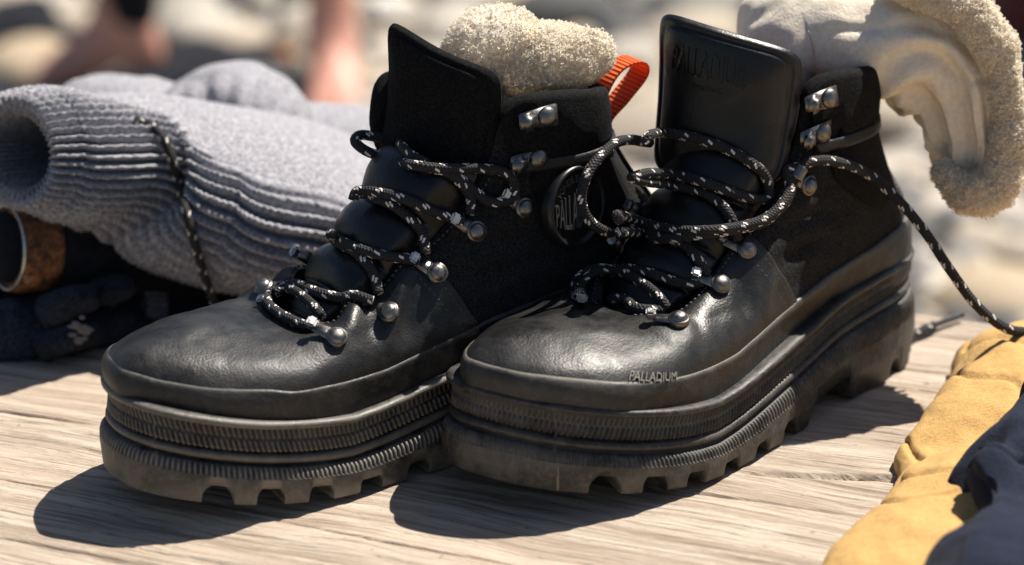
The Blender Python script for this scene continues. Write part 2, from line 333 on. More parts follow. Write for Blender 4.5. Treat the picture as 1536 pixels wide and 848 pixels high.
def make_boot(yaw, px, py, mir, seed, label):
    boot = bpy.data.objects.new('hiking_boot', None); COL.objects.link(boot)
    boot.location = (px, py, 0); boot.rotation_euler = (0, 0, yaw); tag(boot, label, 'boot')
    MS = np.array([1, mir, 1.]); bm_sides = 1 if mir > 0 else -1
    f = np.array([math.cos(yaw), math.sin(yaw), 0]); l = np.array([-math.sin(yaw), math.cos(yaw), 0])*mir; o0 = np.array([px, py, 0])
    loc = lambda P: np.stack([(P-o0)@f, (P-o0)@l, P[..., 2]], -1)      # world -> boot (u, v, z)
    wor = lambda P: np.asarray(P)[..., :1]*f+np.asarray(P)[..., 1:2]*l+np.asarray(P)[..., 2:]*[0, 0, 1]+o0
    hits = []
    def add(name, P, mat, closed=False, collide=False, uv=None):
        o = grid(name, P*MS, mat, boot, closed, uv)
        if collide: hits.append((wor(P.reshape(-1, 3)), gridF(P.shape[0], P.shape[1], closed).tolist()))
        return o
    # --- sole
    N = 2600; C0 = curve(OUT, N, True)
    for _ in range(26): C0 = .5*C0+.25*(np.roll(C0, 8, 0)+np.roll(C0, -8, 0))
    T = unit(np.roll(C0, -1, 0)-np.roll(C0, 1, 0)); nrm = np.stack([T[:, 1], -T[:, 0]], 1)
    if ((C0-C0.mean(0))*nrm).sum() < 0: nrm = -nrm
    for _ in range(12): nrm = unit(nrm+np.roll(nrm, 15, 0)+np.roll(nrm, -15, 0))
    per = np.linalg.norm(np.roll(C0, -1, 0)-C0, axis=1).sum(); sarc = np.arange(N)/N*per; u0 = C0[:, 0]
    def ring(off, z, wob=0.): 
        off = np.broadcast_to(off, N); z = np.broadcast_to(z, N)
        return np.concatenate([C0+nrm*off[:, None], z[:, None]], 1)
    LF, SPR = lift(u0), spring(u0)
    Z = lambda z: z*.9+SPR+LF*.93*min(1, z/.017)
    # lugs: bottom edge of the wall with notches cut in
    un = np.array([.020, .046, .150, .176, .203, .230, .2545, .277]); zb = SPR*.80
    for q, uu in enumerate(un):
        wd = .0066 if uu > .1 else .0070; x = np.where(np.abs(nrm[:, 1]) > .25, np.abs(u0-uu)/wd, 9.)
        zb += .0088*np.sqrt(np.clip(1-x**2.1, 0, 1))
    zb += .017*np.clip((.0225-np.abs(u0-.110))/.006, 0, 1)          # arch between heel block and tread
    lugn = .0009*noise(np.c_[C0, C0[:, :1]*0], 70, seed)
    rows = [ring(-.032, np.maximum(zb, SPR*.8+.0035)), ring(-.026, np.maximum(zb, SPR*.8+.0035)), ring(-.0255, zb), ring(-.0002, zb), ring(.0010, zb+.0012), ring(.0020+lugn, Z(.0075)), ring(.0018+lugn*.6, Z(.0122))]
    add('outsole', np.stack(rows), OUTSOLE, True)
    rib = np.clip(np.sin(sarc*2*math.pi/.0024)*1.6, -1, 1)
    vis = np.clip((sarc*0+1), 0, 1)
    rows = [ring(.0017, Z(.0121)), ring(.0013+.00035*rib, Z(.0130)), ring(.0005+.0006*rib, Z(.0152)), ring(-.0008+.0005*rib, Z(.0168)), ring(-.0018, Z(.0174)), ring(-.0048, Z(.0174)), ring(-.0052, Z(.0190))]
    add('ribbed_shoulder', np.stack(rows), OUTSOLE, True)
    rows = [ring(-.0052, Z(.0186)), ring(-.0030, Z(.0189)), ring(-.0020, Z(.0197)), ring(-.0012, Z(.0210)), ring(-.0014, Z(.0224)), ring(-.0024, Z(.0234)), ring(-.0040, Z(.0240)), ring(-.0062, Z(.0262))]
    add('midsole', np.stack(rows), RUBBER, True)
    rk = lambda ph: np.clip(np.sin((sarc/.0026+ph)*2*math.pi)*1.5, -1, 1)*.00060
    zb_ = np.linspace(.0252, .0372, 13); rows = [ring(-.0062, Z(zb_[0]))]
    for k, z in enumerate(zb_):
        t = k/12; mid = abs(t-.5) < .05
        rows.append(ring(-.0026-.0006*math.sin(t*math.pi)+(0 if mid else rk((.45 if t > .5 else 0)+t*1.1))-(.0007 if mid else 0), Z(z)))
    add('ribbed_band', np.stack(rows), RUBBER, True)
    ed = .0004*fbm(np.c_[C0, C0[:, :1]*0], 60, 3, seed+3)
    rows = [ring(-.0056, Z(.0370)), ring(-.0018+ed, Z(.0372)), ring(-.0002+ed, Z(.0382)), ring(.0000+ed, Z(.0398)), ring(-.0010+ed, Z(.0410)), ring(-.0035, Z(.0414)), ring(-.0130, Z(.0405))]
    add('foxing_ridge', np.stack(rows), RUBBER, True)
    inner = ring(-.028, np.maximum(zb*0, SPR*.8+.0035)); V = np.vstack([inner[::20], [[.15, 0, .0035]]]); n = len(V)-1
    mesh('tread_plate', V*MS, [[i, (i+1) % n, n] for i in range(n)], OUTSOLE, boot)
    # --- upper
    cc = np.linspace(0, 22, 397)[:-1]; bb = np.linspace(0, 1, 70); Cg, Bg = np.meshgrid(cc, bb)
    P = SP(Cg, Bg, 0, seed); last = P[-1]; nn = _s*SN(cc, np.ones(len(cc))*.995)
    cols_collar = ((cc > 6.6) & (cc < 15.4))
    P = np.concatenate([P, [last-nn*.0009+[0, 0, .0002], last-nn*.0022, last-nn*.0025-[0, 0, .006]]])
    add('quarter', P, PEBBLED if False else SUEDE, True, True)
    def panel(name, Cc, Bb, off, mat, lip=True, collide=False, prof=None):
        o = np.full(Cc.shape, off) if prof is None else prof
        if lip:
            pad = lambda A: np.pad(A, 1, mode='edge'); Cc, Bb = pad(Cc), pad(Bb); o = np.pad(o, 1, constant_values=-.0006)
        return add(name, SP(Cc, Bb, o, seed), mat, False, collide)
    t = np.linspace(-1, 1, 260)
    b1 = np.linspace(.02, 1, 70)[:, None]; sv = 6.0-1.55*b1**.8
    panel('vamp', t[None]*sv, b1+0*t[None], .0014, LEATHER, True, True)
    cR = np.linspace(0, 22, 530); bR = b_at_z(cR, randz(S(cR, .25+0*cR)[:, 0])+.0006*noise(np.c_[cR, cR*0, cR*0], 2.5, seed))
    rr = np.linspace(0, 1, 16)[:, None]; pr = np.full((16, 530), .0021); pr[-1] = .0016; pr = np.vstack([pr, np.full((1, 530), -.0006)])
    rr2 = np.vstack([rr, [[1.]]]); P = SP(cR[None]+0*rr2, bR[None]*rr2, pr, seed); add('rand', P, RAND, False, True)
    # seam strip near the toe cap and stitches
    # collar: padded band + rolled lip + lining
    cC = np.linspace(6.75, 15.25, 220); bC = b_at_z(cC, 0*cC+float(zs(.1435))+.004*(np.abs(cC-11) > 3.4)); k = np.linspace(0, 1, 14)[:, None]
    Bc = bC[None]+(1-bC[None])*k; prof = .0006+.0034*np.sin(np.clip(k*.62+.08, 0, 1)*math.pi)**.6+0*Bc
    P = SP(cC[None]+0*k, Bc, prof, seed); top = P[-1]; n2 = _s*SN(cC, 0*cC+.99); base = S(cC, 0*cC+1.); up = unit(S(cC, 0*cC+1.)-S(cC, 0*cC+.96)); r = .0045
    rows = [P[:1]*0+SP(cC, bC, -.0006, seed)[None], P]
    ctr = top-n2*r
    for a in np.linspace(.2, math.pi, 8): rows.append((ctr+n2*r*math.cos(a)+up*r*.9*math.sin(a))[None])
    inn = rows[-1][0]
    for q in (.008, .02, .04, .07): rows.append((inn-up*q-n2*.001)[None])
    P = np.concatenate(rows); add('collar', P, COLLAR, False, True)
    cW = np.linspace(6.7, 15.3, 240); bW0 = b_at_z(cW, 0*cW+float(zs(.1375))); bW1 = b_at_z(cW, 0*cW+float(zs(.1430))); k = np.linspace(0, 1, 4)[:, None]
    panel('collar_welt', cW[None]+0*k, bW0[None]+(bW1-bW0)[None]*k, .0030, LEATHER)
    bI = np.linspace(.02, 1, 24)[:, None]; cI = np.linspace(0, 22, 120)[None]                    # inside lining of the shaft
    P = S(cI+0*bI, bI+0*cI)-_s*SN(cI+0*bI, bI+0*cI)*.0045; add('lining', P, LINING)
    # stitches
    st = Soup()
    def stitch(cs, bs, off, step=.0032):
        Q = SP(cs, bs, off, seed); d = np.r_[0, np.cumsum(np.linalg.norm(np.diff(Q, axis=0), axis=1))]; n = int(d[-1]/step)
        for i in range(n):
            a = np.array([np.interp((i+.12)*step, d, Q[:, k]) for k in range(3)]); b = np.array([np.interp((i+.8)*step, d, Q[:, k]) for k in range(3)])
            V, F = ell(1, 6, 4); t_ = unit(b-a); s_ = unit(np.cross(t_, [.3, .2, 1])); n_ = np.cross(t_, s_)
            V = (a+b)/2+V[..., 2:]*t_*np.linalg.norm(b-a)/2+V[..., :1]*s_*.0005+V[..., 1:2]*n_*.0005; st.add(V*MS, F)
    bs = np.linspace(.22, .97, 60); sv1 = 6.0-1.55*bs**.8
    for sg in (1, -1):
        for d in (.10, .26): stitch((sg*(sv1-d)) % 22 if sg < 0 else sv1-d, bs, .0011)
    for sg in (1, -1):
        cs = np.linspace(.9, 6.2, 80)*sg; stitch(cs % 22, 0*cs+.93, .0016, .0028)
    cs = np.linspace(6.9, 15.1, 200); stitch(cs, b_at_z(cs, 0*cs+float(zs(.1413))), .0018)
    tag(st.build('stitching', simple('black_thread', (.05, .05, .052), .5), boot), kind='stuff')
    # outer ankle patch (rounded flap of pebbled nubuck) and heel counter
    def patch(name, pts, off, mat, side=1, nr=10):
        q = curve(np.array(pts), 90, True); q = np.vstack([q, q[:1]]); cen = q.mean(0); r = np.r_[np.linspace(0, 1, nr), 1.][:, None, None]
        A = cen+(q[None]-cen)*r; o = np.full(A.shape[:2], off); o[:, :] = off; o[-2] = off*.8; o[-1] = -.0004
        c = A[..., 0] if side > 0 else 22-A[..., 0]; return add(name, SP(c, A[..., 1], o, seed), mat)
    for side in (1, -1):
        patch('ankle_patch', [(7.35, .74), (8.2, .80), (9.1, .74), (9.5, .60), (9.3, .44), (8.6, .37), (7.8, .47), (7.2, .60)], .0022, COLLAR, side)
    cH = np.linspace(9.3, 12.7, 70)[None]; bH = b_at_z(cH[0], .100+0*cH[0]-.012*np.abs(cH[0]-11)**1.6)[None]; k = np.linspace(0, 1, 24)[:, None]
    panel('heel_counter', cH+0*k, .06+(bH-.06)*k, .0016, LEATHER)
    cB = np.linspace(10.55, 11.45, 16)[None]; k = np.linspace(.1, .99, 50)[:, None]; panel('back_strip', cB+0*k, k+0*cB, .0024, LEATHER)
    # --- tongue pads between the facings
    rimc = np.r_[np.linspace(0, 6, 61)]; rimL = S(rimc, 1+0*rimc); 
    tt = np.linspace(0, 1, 150)
    cen = curve([(.222, 0, .070), (.211, 0, .077), (.198, 0, .087), (.189, 0, .097), (.181, 0, .109), (.172, 0, .123), (.163, 0, .137), (.155, 0, .150)], 150); cen[:, 2] = zs(cen[:, 2])+spring(cen[:, 0])
    eu = np.interp(tt, np.linspace(0, 1, 7), [.212, .202, .190, .172, .152, .136, .124]); ez = np.interp(tt, np.linspace(0, 1, 7), [.0675, .072, .081, .093, .106, .121, .137]); ez = zs(ez)+spring(eu); ew = np.interp(tt, np.linspace(0, 1, 7), [.010, .020, .024, .0265, .0275, .0285, .029])
    ww = np.linspace(-1, 1, 61)[None]; pads = [0., .13, .30, .50, .73, 1.]
    bulge = np.zeros(150)
    for a, b in zip(pads[:-1], pads[1:]):
        q = np.clip((tt-a)/(b-a), 0, 1); bulge = np.maximum(bulge, np.where((tt >= a) & (tt <= b), np.sqrt(np.clip(np.sin(q*math.pi), 0, 1)), 0))
    amp = np.interp(tt, [0, .15, .4, 1], [.001, .003, .0055, .006])
    sh = np.clip(1-np.abs(ww)**2.4, 0, 1)**.55
    E_ = np.stack([np.broadcast_to(eu[:, None], (150, 61)), ew[:, None]*ww, np.broadcast_to(ez[:, None], (150, 61))], -1)
    up_ = (cen-np.stack([eu, 0*eu, ez], 1))[:, None]; P = E_+up_*sh[..., None]*.90
    nr_ = gnormal(P); 
    if nr_[75, 30, 0] < 0: nr_ = -nr_
    edge = np.clip((1-np.abs(ww))*5, 0, 1)
    wr = .0009*np.sin(noise(P*[1, .3, 1], 70, seed+9)*5)*np.interp(tt, [0, .3, .5], [1, .8, .15])[:, None]
    P = P+nr_*((bulge*amp)[:, None]*edge-.0015+wr*edge)[..., None]; add('tongue', P, LEATHER_TONGUE, False, True)
    # --- tongue flap: a padded slab standing above the laces
    if mir > 0: BL, TL, TR, BR = (.1560, -.031, .126), (.1530, -.0305, .2080), (.1240, .0325, .1910), (.1360, .031, .125)
    else:       BL, TL, TR, BR = (.1480, .030, .130), (.1400, .0295, .2050), (.1180, -.0315, .1880), (.1280, -.029, .126)
    BL, TL, TR, BR = map(np.array, (BL, TL, TR, BR))
    for q_ in (BL, TL, TR, BR): q_[2] = zs(q_[2])
    nu, nv = 90, 90
    X, Y = np.meshgrid(np.linspace(-1, 1, nu), np.linspace(-1, 1, nv)); pw = 9.
    k = np.maximum(np.maximum(np.abs(X), np.abs(Y)), 1e-6)/np.maximum((np.abs(X)**pw+np.abs(Y)**pw)**(1/pw), 1e-6); X2, Y2 = X*k, Y*k
    a = (X2+1)/2; b = (Y2+1)/2
    mid = ((1-a)*(1-b))[..., None]*BL+(a*(1-b))[..., None]*BR+((1-a)*b)[..., None]*TL+(a*b)[..., None]*TR
    nf = unit(np.cross(TR-BL, TL-BR)); nf = nf if nf[0] > 0 else -nf
    rho = (np.abs(X2)**pw+np.abs(Y2)**pw)**(1/pw)
    bow = (.010*(1-X2**2)-.005*(1-Y2**2)) if mir > 0 else (.006*(1-X2**2)-.006*(1-Y2**2))
    dip = np.where(mir < 0, -.0012*np.exp(-((X2-.25)/.6)**2)*b**3, -.0015*(X2**2)*b**3)
    mid = mid+nf*bow[..., None]+np.array([0, 0, 1.])*dip[..., None]
    th = .0062*np.sqrt(np.clip(1-rho**6, 0, 1)); groove = .0016*np.exp(-((rho-.90)/.022)**2); pad = .0042*np.exp(-(rho/.8)**4)
    wrk = .0009*fbm(mid, 38, 3, seed+5)
    Fp = mid+nf*(th-groove+pad+wrk)[..., None]; Bp = mid-nf*(th)[..., None]
    V = np.concatenate([Fp.reshape(-1, 3), Bp.reshape(-1, 3)]); Fc = np.vstack([gridF(nv, nu), gridF(nv, nu, off=nu*nv)])
    mesh('tongue_flap', V*MS, Fc, LEATHER_TONGUE if mir > 0 else COLLAR, boot); hits.append((wor(V), Fc.tolist()))
    if mir > 0:                                       # blind-embossed lettering
        def text(body, size, x0, y0, depth=.0004):
            cu = bpy.data.curves.new('t', 'FONT'); cu.body = body; cu.size = size; cu.resolution_u = 2; to = bpy.data.objects.new('t', cu); COL.objects.link(to)
            me = bpy.data.meshes.new_from_object(to.evaluated_get(bpy.context.evaluated_depsgraph_get())); bpy.data.objects.remove(to)
            bm = bmesh.new(); bm.from_mesh(me); bmesh.ops.recalc_face_normals(bm, faces=bm.faces)
            ext = bmesh.ops.extrude_face_region(bm, geom=bm.faces[:]); up = [g for g in ext['geom'] if isinstance(g, bmesh.types.BMVert)]; ids = set(v.index for v in up); bm.verts.index_update(); 
            tops = set(v.index for v in up)
            V = np.array([v.co for v in bm.verts]); F = [[v.index for v in f_.verts] for f_ in bm.faces]; T_ = np.array([1. if i in tops else 0. for i in range(len(V))]); bm.free()
            return V, F, T_
        V, F, T_ = text('PALLADIUM', .30, 0, 0); wd = V[:, 0].max(); xx = (V[:, 0]/wd-.5)*1.12-.18; yy = V[:, 1]/.21*.36+.34
        def flap(xx, yy, e):
            fx = (np.clip(xx, -1, 1)+1)/2*(nu-1); fy = (np.clip(yy, -1, 1)+1)/2*(nv-1); i = np.clip(fx.astype(int), 0, nu-2); j = np.clip(fy.astype(int), 0, nv-2); p = (fx-i)[:, None]; q = (fy-j)[:, None]
            return Fp[j, i]*(1-p)*(1-q)+Fp[j, i+1]*p*(1-q)+Fp[j+1, i]*(1-p)*q+Fp[j+1, i+1]*p*q+nf*e[:, None]
        mesh('embossed_lettering', flap(xx, yy, T_*.0009-.0002)*MS, F, LEATHER_TONGUE, boot, False)
        V, F, T_ = text('ORIGINAL', .1, 0, 0); wd = V[:, 0].max(); mesh('embossed_lettering', flap((V[:, 0]/wd-.5)*.45-.15, V[:, 1]/.07*.06+.20, T_*.0007-.0002)*MS, F, LEATHER_TONGUE, boot, False)
    if mir < 0:
        V, F = ell(1, 30, 20); V = V.reshape(-1, 3); V = V*(1+.12*noise(V, 1.5, 4)[:, None])*[.011, .008, .021]+[.137, .034, .146]; mesh('gusset_fold', V*MS, F, COLLAR, boot)
    # --- collision tree for laces and hardware
    Vs, Fs, nn_ = [], [], 0
    for V, F in hits: Vs += V.tolist(); Fs += [[i+nn_ for i in q] for q in F]; nn_ = len(Vs)
    bvh = BVHTree.FromPolygons(Vs, Fs)
    def hit(x, y):
        d = ray(x, y); h = bvh.ray_cast(Vector(O_), Vector(unit(d)))
        return (np.array(h[0]), np.array(h[1] if h[1].dot(Vector(d)) < 0 else -h[1])) if h[0] else None
    def pt(x, y, k='s', v=.0035):
        if k == 's':
            h = hit(x, y)
            if h: return loc(h[0]-unit(ray(x, y))*v)
            v = .0
        d = ray(x, y); t = (v-(O_-o0)@l)/(d@l); return loc(O_+d*t)
    def lace(name, pts, r=.00245, n=None, clear=True):
        q = np.array([pt(*p) for p in pts]); q = curve(q, n or max(20, len(pts)*9))
        if clear:                                     # keep the cord outside the leather
            for _ in range(3):
                for i in range(len(q)):
                    wp = Vector(wor(q[i][None])[0]); h = bvh.find_nearest(wp)
                    if h[0] is not None:
                        dv = wp-h[0]; nn2 = h[1] if h[1].dot(Vector(-ray(768, 424))) > 0 else -h[1]
                        if dv.length < r*1.0 or dv.dot(nn2) < 0 and dv.length < .006: q[i] = loc(np.array(h[0]+nn2*(r*1.0)))
                q[1:-1] = (q[:-2]+2*q[1:-1]+q[2:])/4
        q = curve(q, len(q)*2)
        return tube(name, q*MS, r, LACE, boot, 12)
    # --- metal eyelets
    def basis(n, t): n = unit(n); t = unit(t-n*(t@n)); return n, t, np.cross(n, t)
    def eyelet(p, n, t, far=False):                   # p on leather, t towards the instep
        n, t, s_ = basis(n, t); T3 = lambda V: (p+V[..., :1]*t+V[..., 1:2]*s_+V[..., 2:]*n)*MS
        V, F = rbox(.015, .0062, .0014, .4); V[:, 1] *= np.where(V[:, 0] < 0, 1.25, .8); e = mesh('eyelet', T3(V+[.0045, 0, .0010]), F, GUN, boot)
        th = np.linspace(0, 2*math.pi, 25)[:-1]; pr = [(.0049, -.001), (.0050, .0012), (.0046, .0017), (.0040, .0017), (.0038, .0022), (.0033, .0031), (.0022, .0038), (.0010, .0040), (0, .0040)]
        V = np.stack([np.stack([a*np.cos(th), a*np.sin(th), 0*th+z], 1) for a, z in pr]); mesh('rivet', T3(V+[0, 0, .0006]), gridF(len(pr), 24, True), GUN, e)
        V, F = rbox(.0046, .0052, .0042, .22, 2); mesh('clip', T3(V+[.0128, 0, .0030]), F, STEEL, e, False)
        return p+t*.012+n*.004
    def speedhook(p, n, t):
        n, t, s_ = basis(n, t); T3 = lambda V: (p+V[..., :1]*t+V[..., 1:2]*s_+V[..., 2:]*n)*MS
        V, F = rbox(.0195, .0105, .0013, .45, 3); V[:, 1] *= np.where(V[:, 0] < 0, 1., .72); e = mesh('speed_hook', T3(V+[.004, 0, .0012]), F, GUN, boot)
        V, F = ell(1, 18, 8, True); mesh('rivet', T3(V.reshape(-1, 3)*[.0048, .0048, .0032]+[0, 0, .0018]), F, GUN, e)
        V, F = rbox(.0090, .0088, .0046, .45, 3); V[:, 2] += np.where(V[:, 0] > 0, .0018, 0); mesh('hook', T3(V+[.0105, 0, .0036]), F, GUN, e)
    near = {1: [(1018, 482), (1080, 428), (1118, 375), (1210, 278)], -1: [(505, 508), (585, 470), (655, 410), (713, 347), (785, 312)]}[mir]
    up3 = {1: [(1230, 198), (1240, 147)], -1: [(805, 237), (818, 174)]}[mir]
    for x, y in near:
        h = hit(x, y); p = loc(h[0]-0*O_); n = loc(h[0]+h[1])-p
        tdir = np.array([.5, 0, .3])-np.array([0, np.sign(p[1])*.55, 0]); eyelet(p, n, tdir)
        h2 = bvh.find_nearest(Vector(wor((p*[1, -.66, 1]+[0, 0, .006])[None])[0])); q = loc(np.array(h2[0])); n2 = loc(np.array(h2[0]+h2[1]))-q; n2 = n2 if n2[2] > 0 else -n2; eyelet(q, n2, tdir*[1, -1, 1], True)
    for x, y in up3:
        h = hit(x, y); p = loc(h[0]); n = loc(h[0]+h[1])-p; td = np.array([1, -np.sign(p[1])*.2, -.10]); speedhook(p, n, td); speedhook(p*[1, -1, 1], n*[1, -1, 1], td*[1, -1, 1])
    if mir > 0:
        h = hit(980, 566); lp_ = loc(h[0]); cg, bg_ = np.meshgrid(np.linspace(.2, 4., 300), np.linspace(0, .6, 150)); D_ = np.linalg.norm(S(cg, bg_)-lp_, axis=-1); k_ = D_.argmin(); c0_, b0_ = cg.flat[k_], bg_.flat[k_]
        cu = bpy.data.curves.new('t', 'FONT'); cu.body = 'PALLADIUM'; cu.size = 1; cu.resolution_u = 2; cu.extrude = .05; cu.align_x = 'CENTER'; to = bpy.data.objects.new('t', cu); COL.objects.link(to)
        me = bpy.data.meshes.new_from_object(to.evaluated_get(bpy.context.evaluated_depsgraph_get())); bpy.data.objects.remove(to)
        V = np.array([v.co for v in me.vertices]); F = [list(q.vertices) for q in me.polygons]; e_ = 1e-3; du = np.linalg.norm(S(c0_+e_, b0_)-S(c0_-e_, b0_))/(2*e_); dv = np.linalg.norm(S(c0_, b0_+e_)-S(c0_, b0_-e_))/(2*e_)
        mesh('scuffed_lettering', SP(c0_+V[:, 0]/np.abs(V[:, 0]).max()*.0125/du, b0_+(V[:, 1]-.35)*.0058/dv, .0021+V[:, 2]*.008, seed)*MS, F, simple('scuffed_rubber_print', (.22, .205, .18), .75), boot, False)
    # --- round badge on the inner ankle
    cgr, bgr = np.meshgrid(np.linspace(12.5, 15.5, 60), np.linspace(.3, .9, 60)); Pg = S(cgr, bgr); ii = np.argmin(np.linalg.norm(Pg-np.array([.082, -.035, .110]), axis=-1)); ci, bi = cgr.flat[ii], bgr.flat[ii]
    p = S(ci, bi); n = _s*SN(np.array(ci), np.array(bi)); n = unit(n+np.array([-.20, 0, 0])); n, t, s_ = basis(n, np.array([-1., 0, 0])); s_ = s_ if s_[2] > 0 else -s_; p = p+n*.0020
    T3 = lambda V: (p+V[..., :1]*t+V[..., 1:2]*s_+V[..., 2:]*n)*MS
    R0 = .0200; th = np.linspace(0, 2*math.pi, 73)[:-1]; prof = [(0, .0008), (.78, .0008), (.84, .0010), (.87, .0026), (.93, .0031), (.98, .0026), (1., .0010), (1., -.0030)]
    P = np.stack([np.stack([R0*r*np.cos(th), R0*r*np.sin(th), 0*th+z], 1) for r, z in prof]); bd = mesh('badge', T3(P), gridF(len(prof), 72, True), BADGE, boot)
    def flat(body, fn, part='badge_lettering', spacing=1.):
        cu = bpy.data.curves.new('t', 'FONT'); cu.body = body; cu.size = 1; cu.resolution_u = 2; cu.space_character = spacing; cu.extrude = .04; cu.align_x = 'CENTER'; to = bpy.data.objects.new('t', cu); COL.objects.link(to)
        me = bpy.data.meshes.new_from_object(to.evaluated_get(bpy.context.evaluated_depsgraph_get())); bpy.data.objects.remove(to)
        V = np.array([v.co for v in me.vertices]); F = [list(q.vertices) for q in me.polygons]; mesh(part, T3(fn(V)), F, simple('badge_raised_rubber', (.07, .07, .07), .35), bd, False)
    sgn = 1. 
    tw = t*MS@np.eye(3); 
    # reading direction must run left to right as seen from outside
    right = np.cross(s_*MS, n*MS); sgn = 1. if right@(t*MS) > 0 else -1.
    def big(V): 
        w_ = np.abs(V[:, 0]).max(); x = V[:, 0]/w_*.72*R0; hgt = 1-.55*(x/(.8*R0))**2; return np.stack([sgn*x, (V[:, 1]/.7-.5)*R0*.88*hgt-.0015, .0012+V[:, 2]*.008], 1)
    flat('PALLADIUM', big)
    def arc_(V): 
        w_ = np.abs(V[:, 0]).max(); a = V[:, 0]/w_*1.05; r = R0*(.60+V[:, 1]*.24); return np.stack([sgn*r*np.sin(a), r*np.cos(a), .0012+V[:, 2]*.008], 1)
    flat('FONDE EN 1947', arc_)
    return dict(boot=boot, lace=lace, pt=pt, loc=loc, wor=wor, MS=MS, hit=hit, bvh=bvh, seed=seed)

RB = make_boot(3.99601653, .19249281, 1.32280118, 1, 11, 'black leather hiking boot in front, lettered tongue flap up, cream sock draped over its heel')
LB = make_boot(3.72598585, .07572506, 1.27004295, -1, 23, 'black leather hiking boot behind on the left, with round ankle badge and orange pull tab')

# ------------------------------------------------------------------ laces
a = RB['lace']
a('lace', [(862, 428), (872, 440), (905, 450), (950, 462), (985, 470), (996, 468)])
a('lace', [(1000, 462), (988, 445), (968, 428), (945, 415), (915, 408), (880, 412), (863, 425)])
a('lace', [(872, 428, 's', .006), (890, 410, 's', .005), (930, 404, 's', .005), (975, 410, 's', .005), (1020, 425), (1052, 424)])
a('lace', [(1060, 410), (1045, 388), (1028, 368), (1000, 358), (965, 350), (930, 348)])
a('lace', [(1106, 360), (1098, 330), (1080, 305), (1050, 287), (1010, 278), (965, 272), (946, 266)])
a('lace', [(946, 268, 's', .006), (970, 260, 's', .006), (1010, 262, 's', .006), (1050, 272, 's', .006), (1095, 288), (1138, 300), (1150, 296)])
a('lace', [(1152, 298), (1150, 270), (1125, 243), (1085, 222), (1040, 206), (1000, 199), (975, 203), (966, 214)])
a('lace', [(930, 330), (925, 322, 's', .006), (960, 332, 's', .007), (1010, 345, 's', .007), (1060, 346, 's', .009), (1110, 340, 's', .010), (1150, 327, 's', .010), (1178, 300, 's', .009), (1192, 268, 's', .007), (1200, 250, 's', .007)])
# the long cord: loop between the boots, across the instep, through the top eyelet and away over the bench
q = [RB['loc'](W(x, y, Y)) for x, y, Y in [(975, 214, .900), (962, 212, .895), (945, 210, .888), (925, 214, .880), (903, 232, .870), (882, 260, .862), (872, 295, .860), (880, 326, .862), (905, 346, .868)]]+[RB['pt'](*p) for p in [(945, 356, 's', .006), (1000, 358, 's', .007), (1050, 352, 's', .007), (1095, 346, 's', .007), (1130, 338, 's', .007)]]
tube('lace', curve(q, 170)*RB['MS'], .0025, LACE, RB['boot'], 12)
end = RB['loc'](W(1508, 492, 1.07))
q = [RB['pt'](*p) for p in [(1120, 342, 's', .005), (1150, 330, 's', .0045), (1178, 303, 's', .005), (1192, 270, 's', .006), (1205, 248, 's', .007), (1225, 241, 's', .008), (1255, 243, 's', .010)]]
q += [RB['loc'](W(x, y, Y)) for x, y, Y in [(1300, 260, .922), (1345, 298, .918), (1385, 345, .915), (1425, 405, .912), (1465, 458, .912), (1508, 492, .915), (1550, 500, .92)]]
tube('lace', curve(q, 190)*RB['MS'], .0025, LACE, RB['boot'], 12)
q = [RB['loc'](G(x, y, .0035)) for x, y in [(1330, 520), (1375, 500), (1400, 488)]]; tube('lace', curve(q, 30)*RB['MS'], .0025, LACE, RB['boot'], 12)
q = [RB['loc'](G(x, y, .0035)) for x, y in [(1398, 489), (1420, 481), (1444, 473)]]; tube('aglet', curve(q, 12)*RB['MS'], .0016, simple('black_plastic', (.01, .01, .01), .3), RB['boot'], 12)
tube('lace_crimp', curve([RB['pt'](1192, 268, 's', .006), RB['pt'](1203, 251, 's', .007)], 8)*RB['MS'], .0034, GUN, RB['boot'], 14)
a = LB['lace']
a('lace', [(400, 448), (405, 462), (430, 480), (462, 492), (482, 492)])
a('lace', [(484, 478), (470, 458), (448, 440), (425, 434), (402, 446)])
a('lace', [(412, 440, 's', .006), (440, 428, 's', .006), (480, 440, 's', .005), (525, 450), (560, 452)])
a('lace', [(568, 440), (562, 415), (545, 390), (522, 372), (505, 360), (497, 350)])
a('lace', [(500, 352), (520, 366, 's', .006), (560, 380, 's', .005), (600, 388), (630, 392)])
a('lace', [(638, 380), (634, 350), (612, 325), (585, 305), (555, 292), (536, 290)])
a('lace', [(530, 300), (537, 286, 's', .005), (575, 290, 's', .006), (615, 302, 's', .006), (655, 320), (695, 332)])
a('lace', [(704, 322), (706, 298), (692, 275), (670, 258), (645, 252)])
a('lace', [(768, 300), (735, 303), (710, 285), (690, 268), (670, 258)])
a('lace', [(770, 300), (772, 276), (755, 258), (715, 253, 's', .005), (665, 253, 's', .006), (620, 248, 's', .007), (585, 238, 'v', .012), (552, 228, 'v', .020), (533, 213, 'v', .026), (540, 203, 'v', .030), (565, 206, 'v', .026), (600, 216, 'v', .016), (625, 228, 'v', .006)], clear=False)
a('lace', [(600, 216, 's', .004), (615, 232, 's', .004), (640, 246, 's', .004)], clear=False)
# left boot's free end over the sweater is made after the sweater

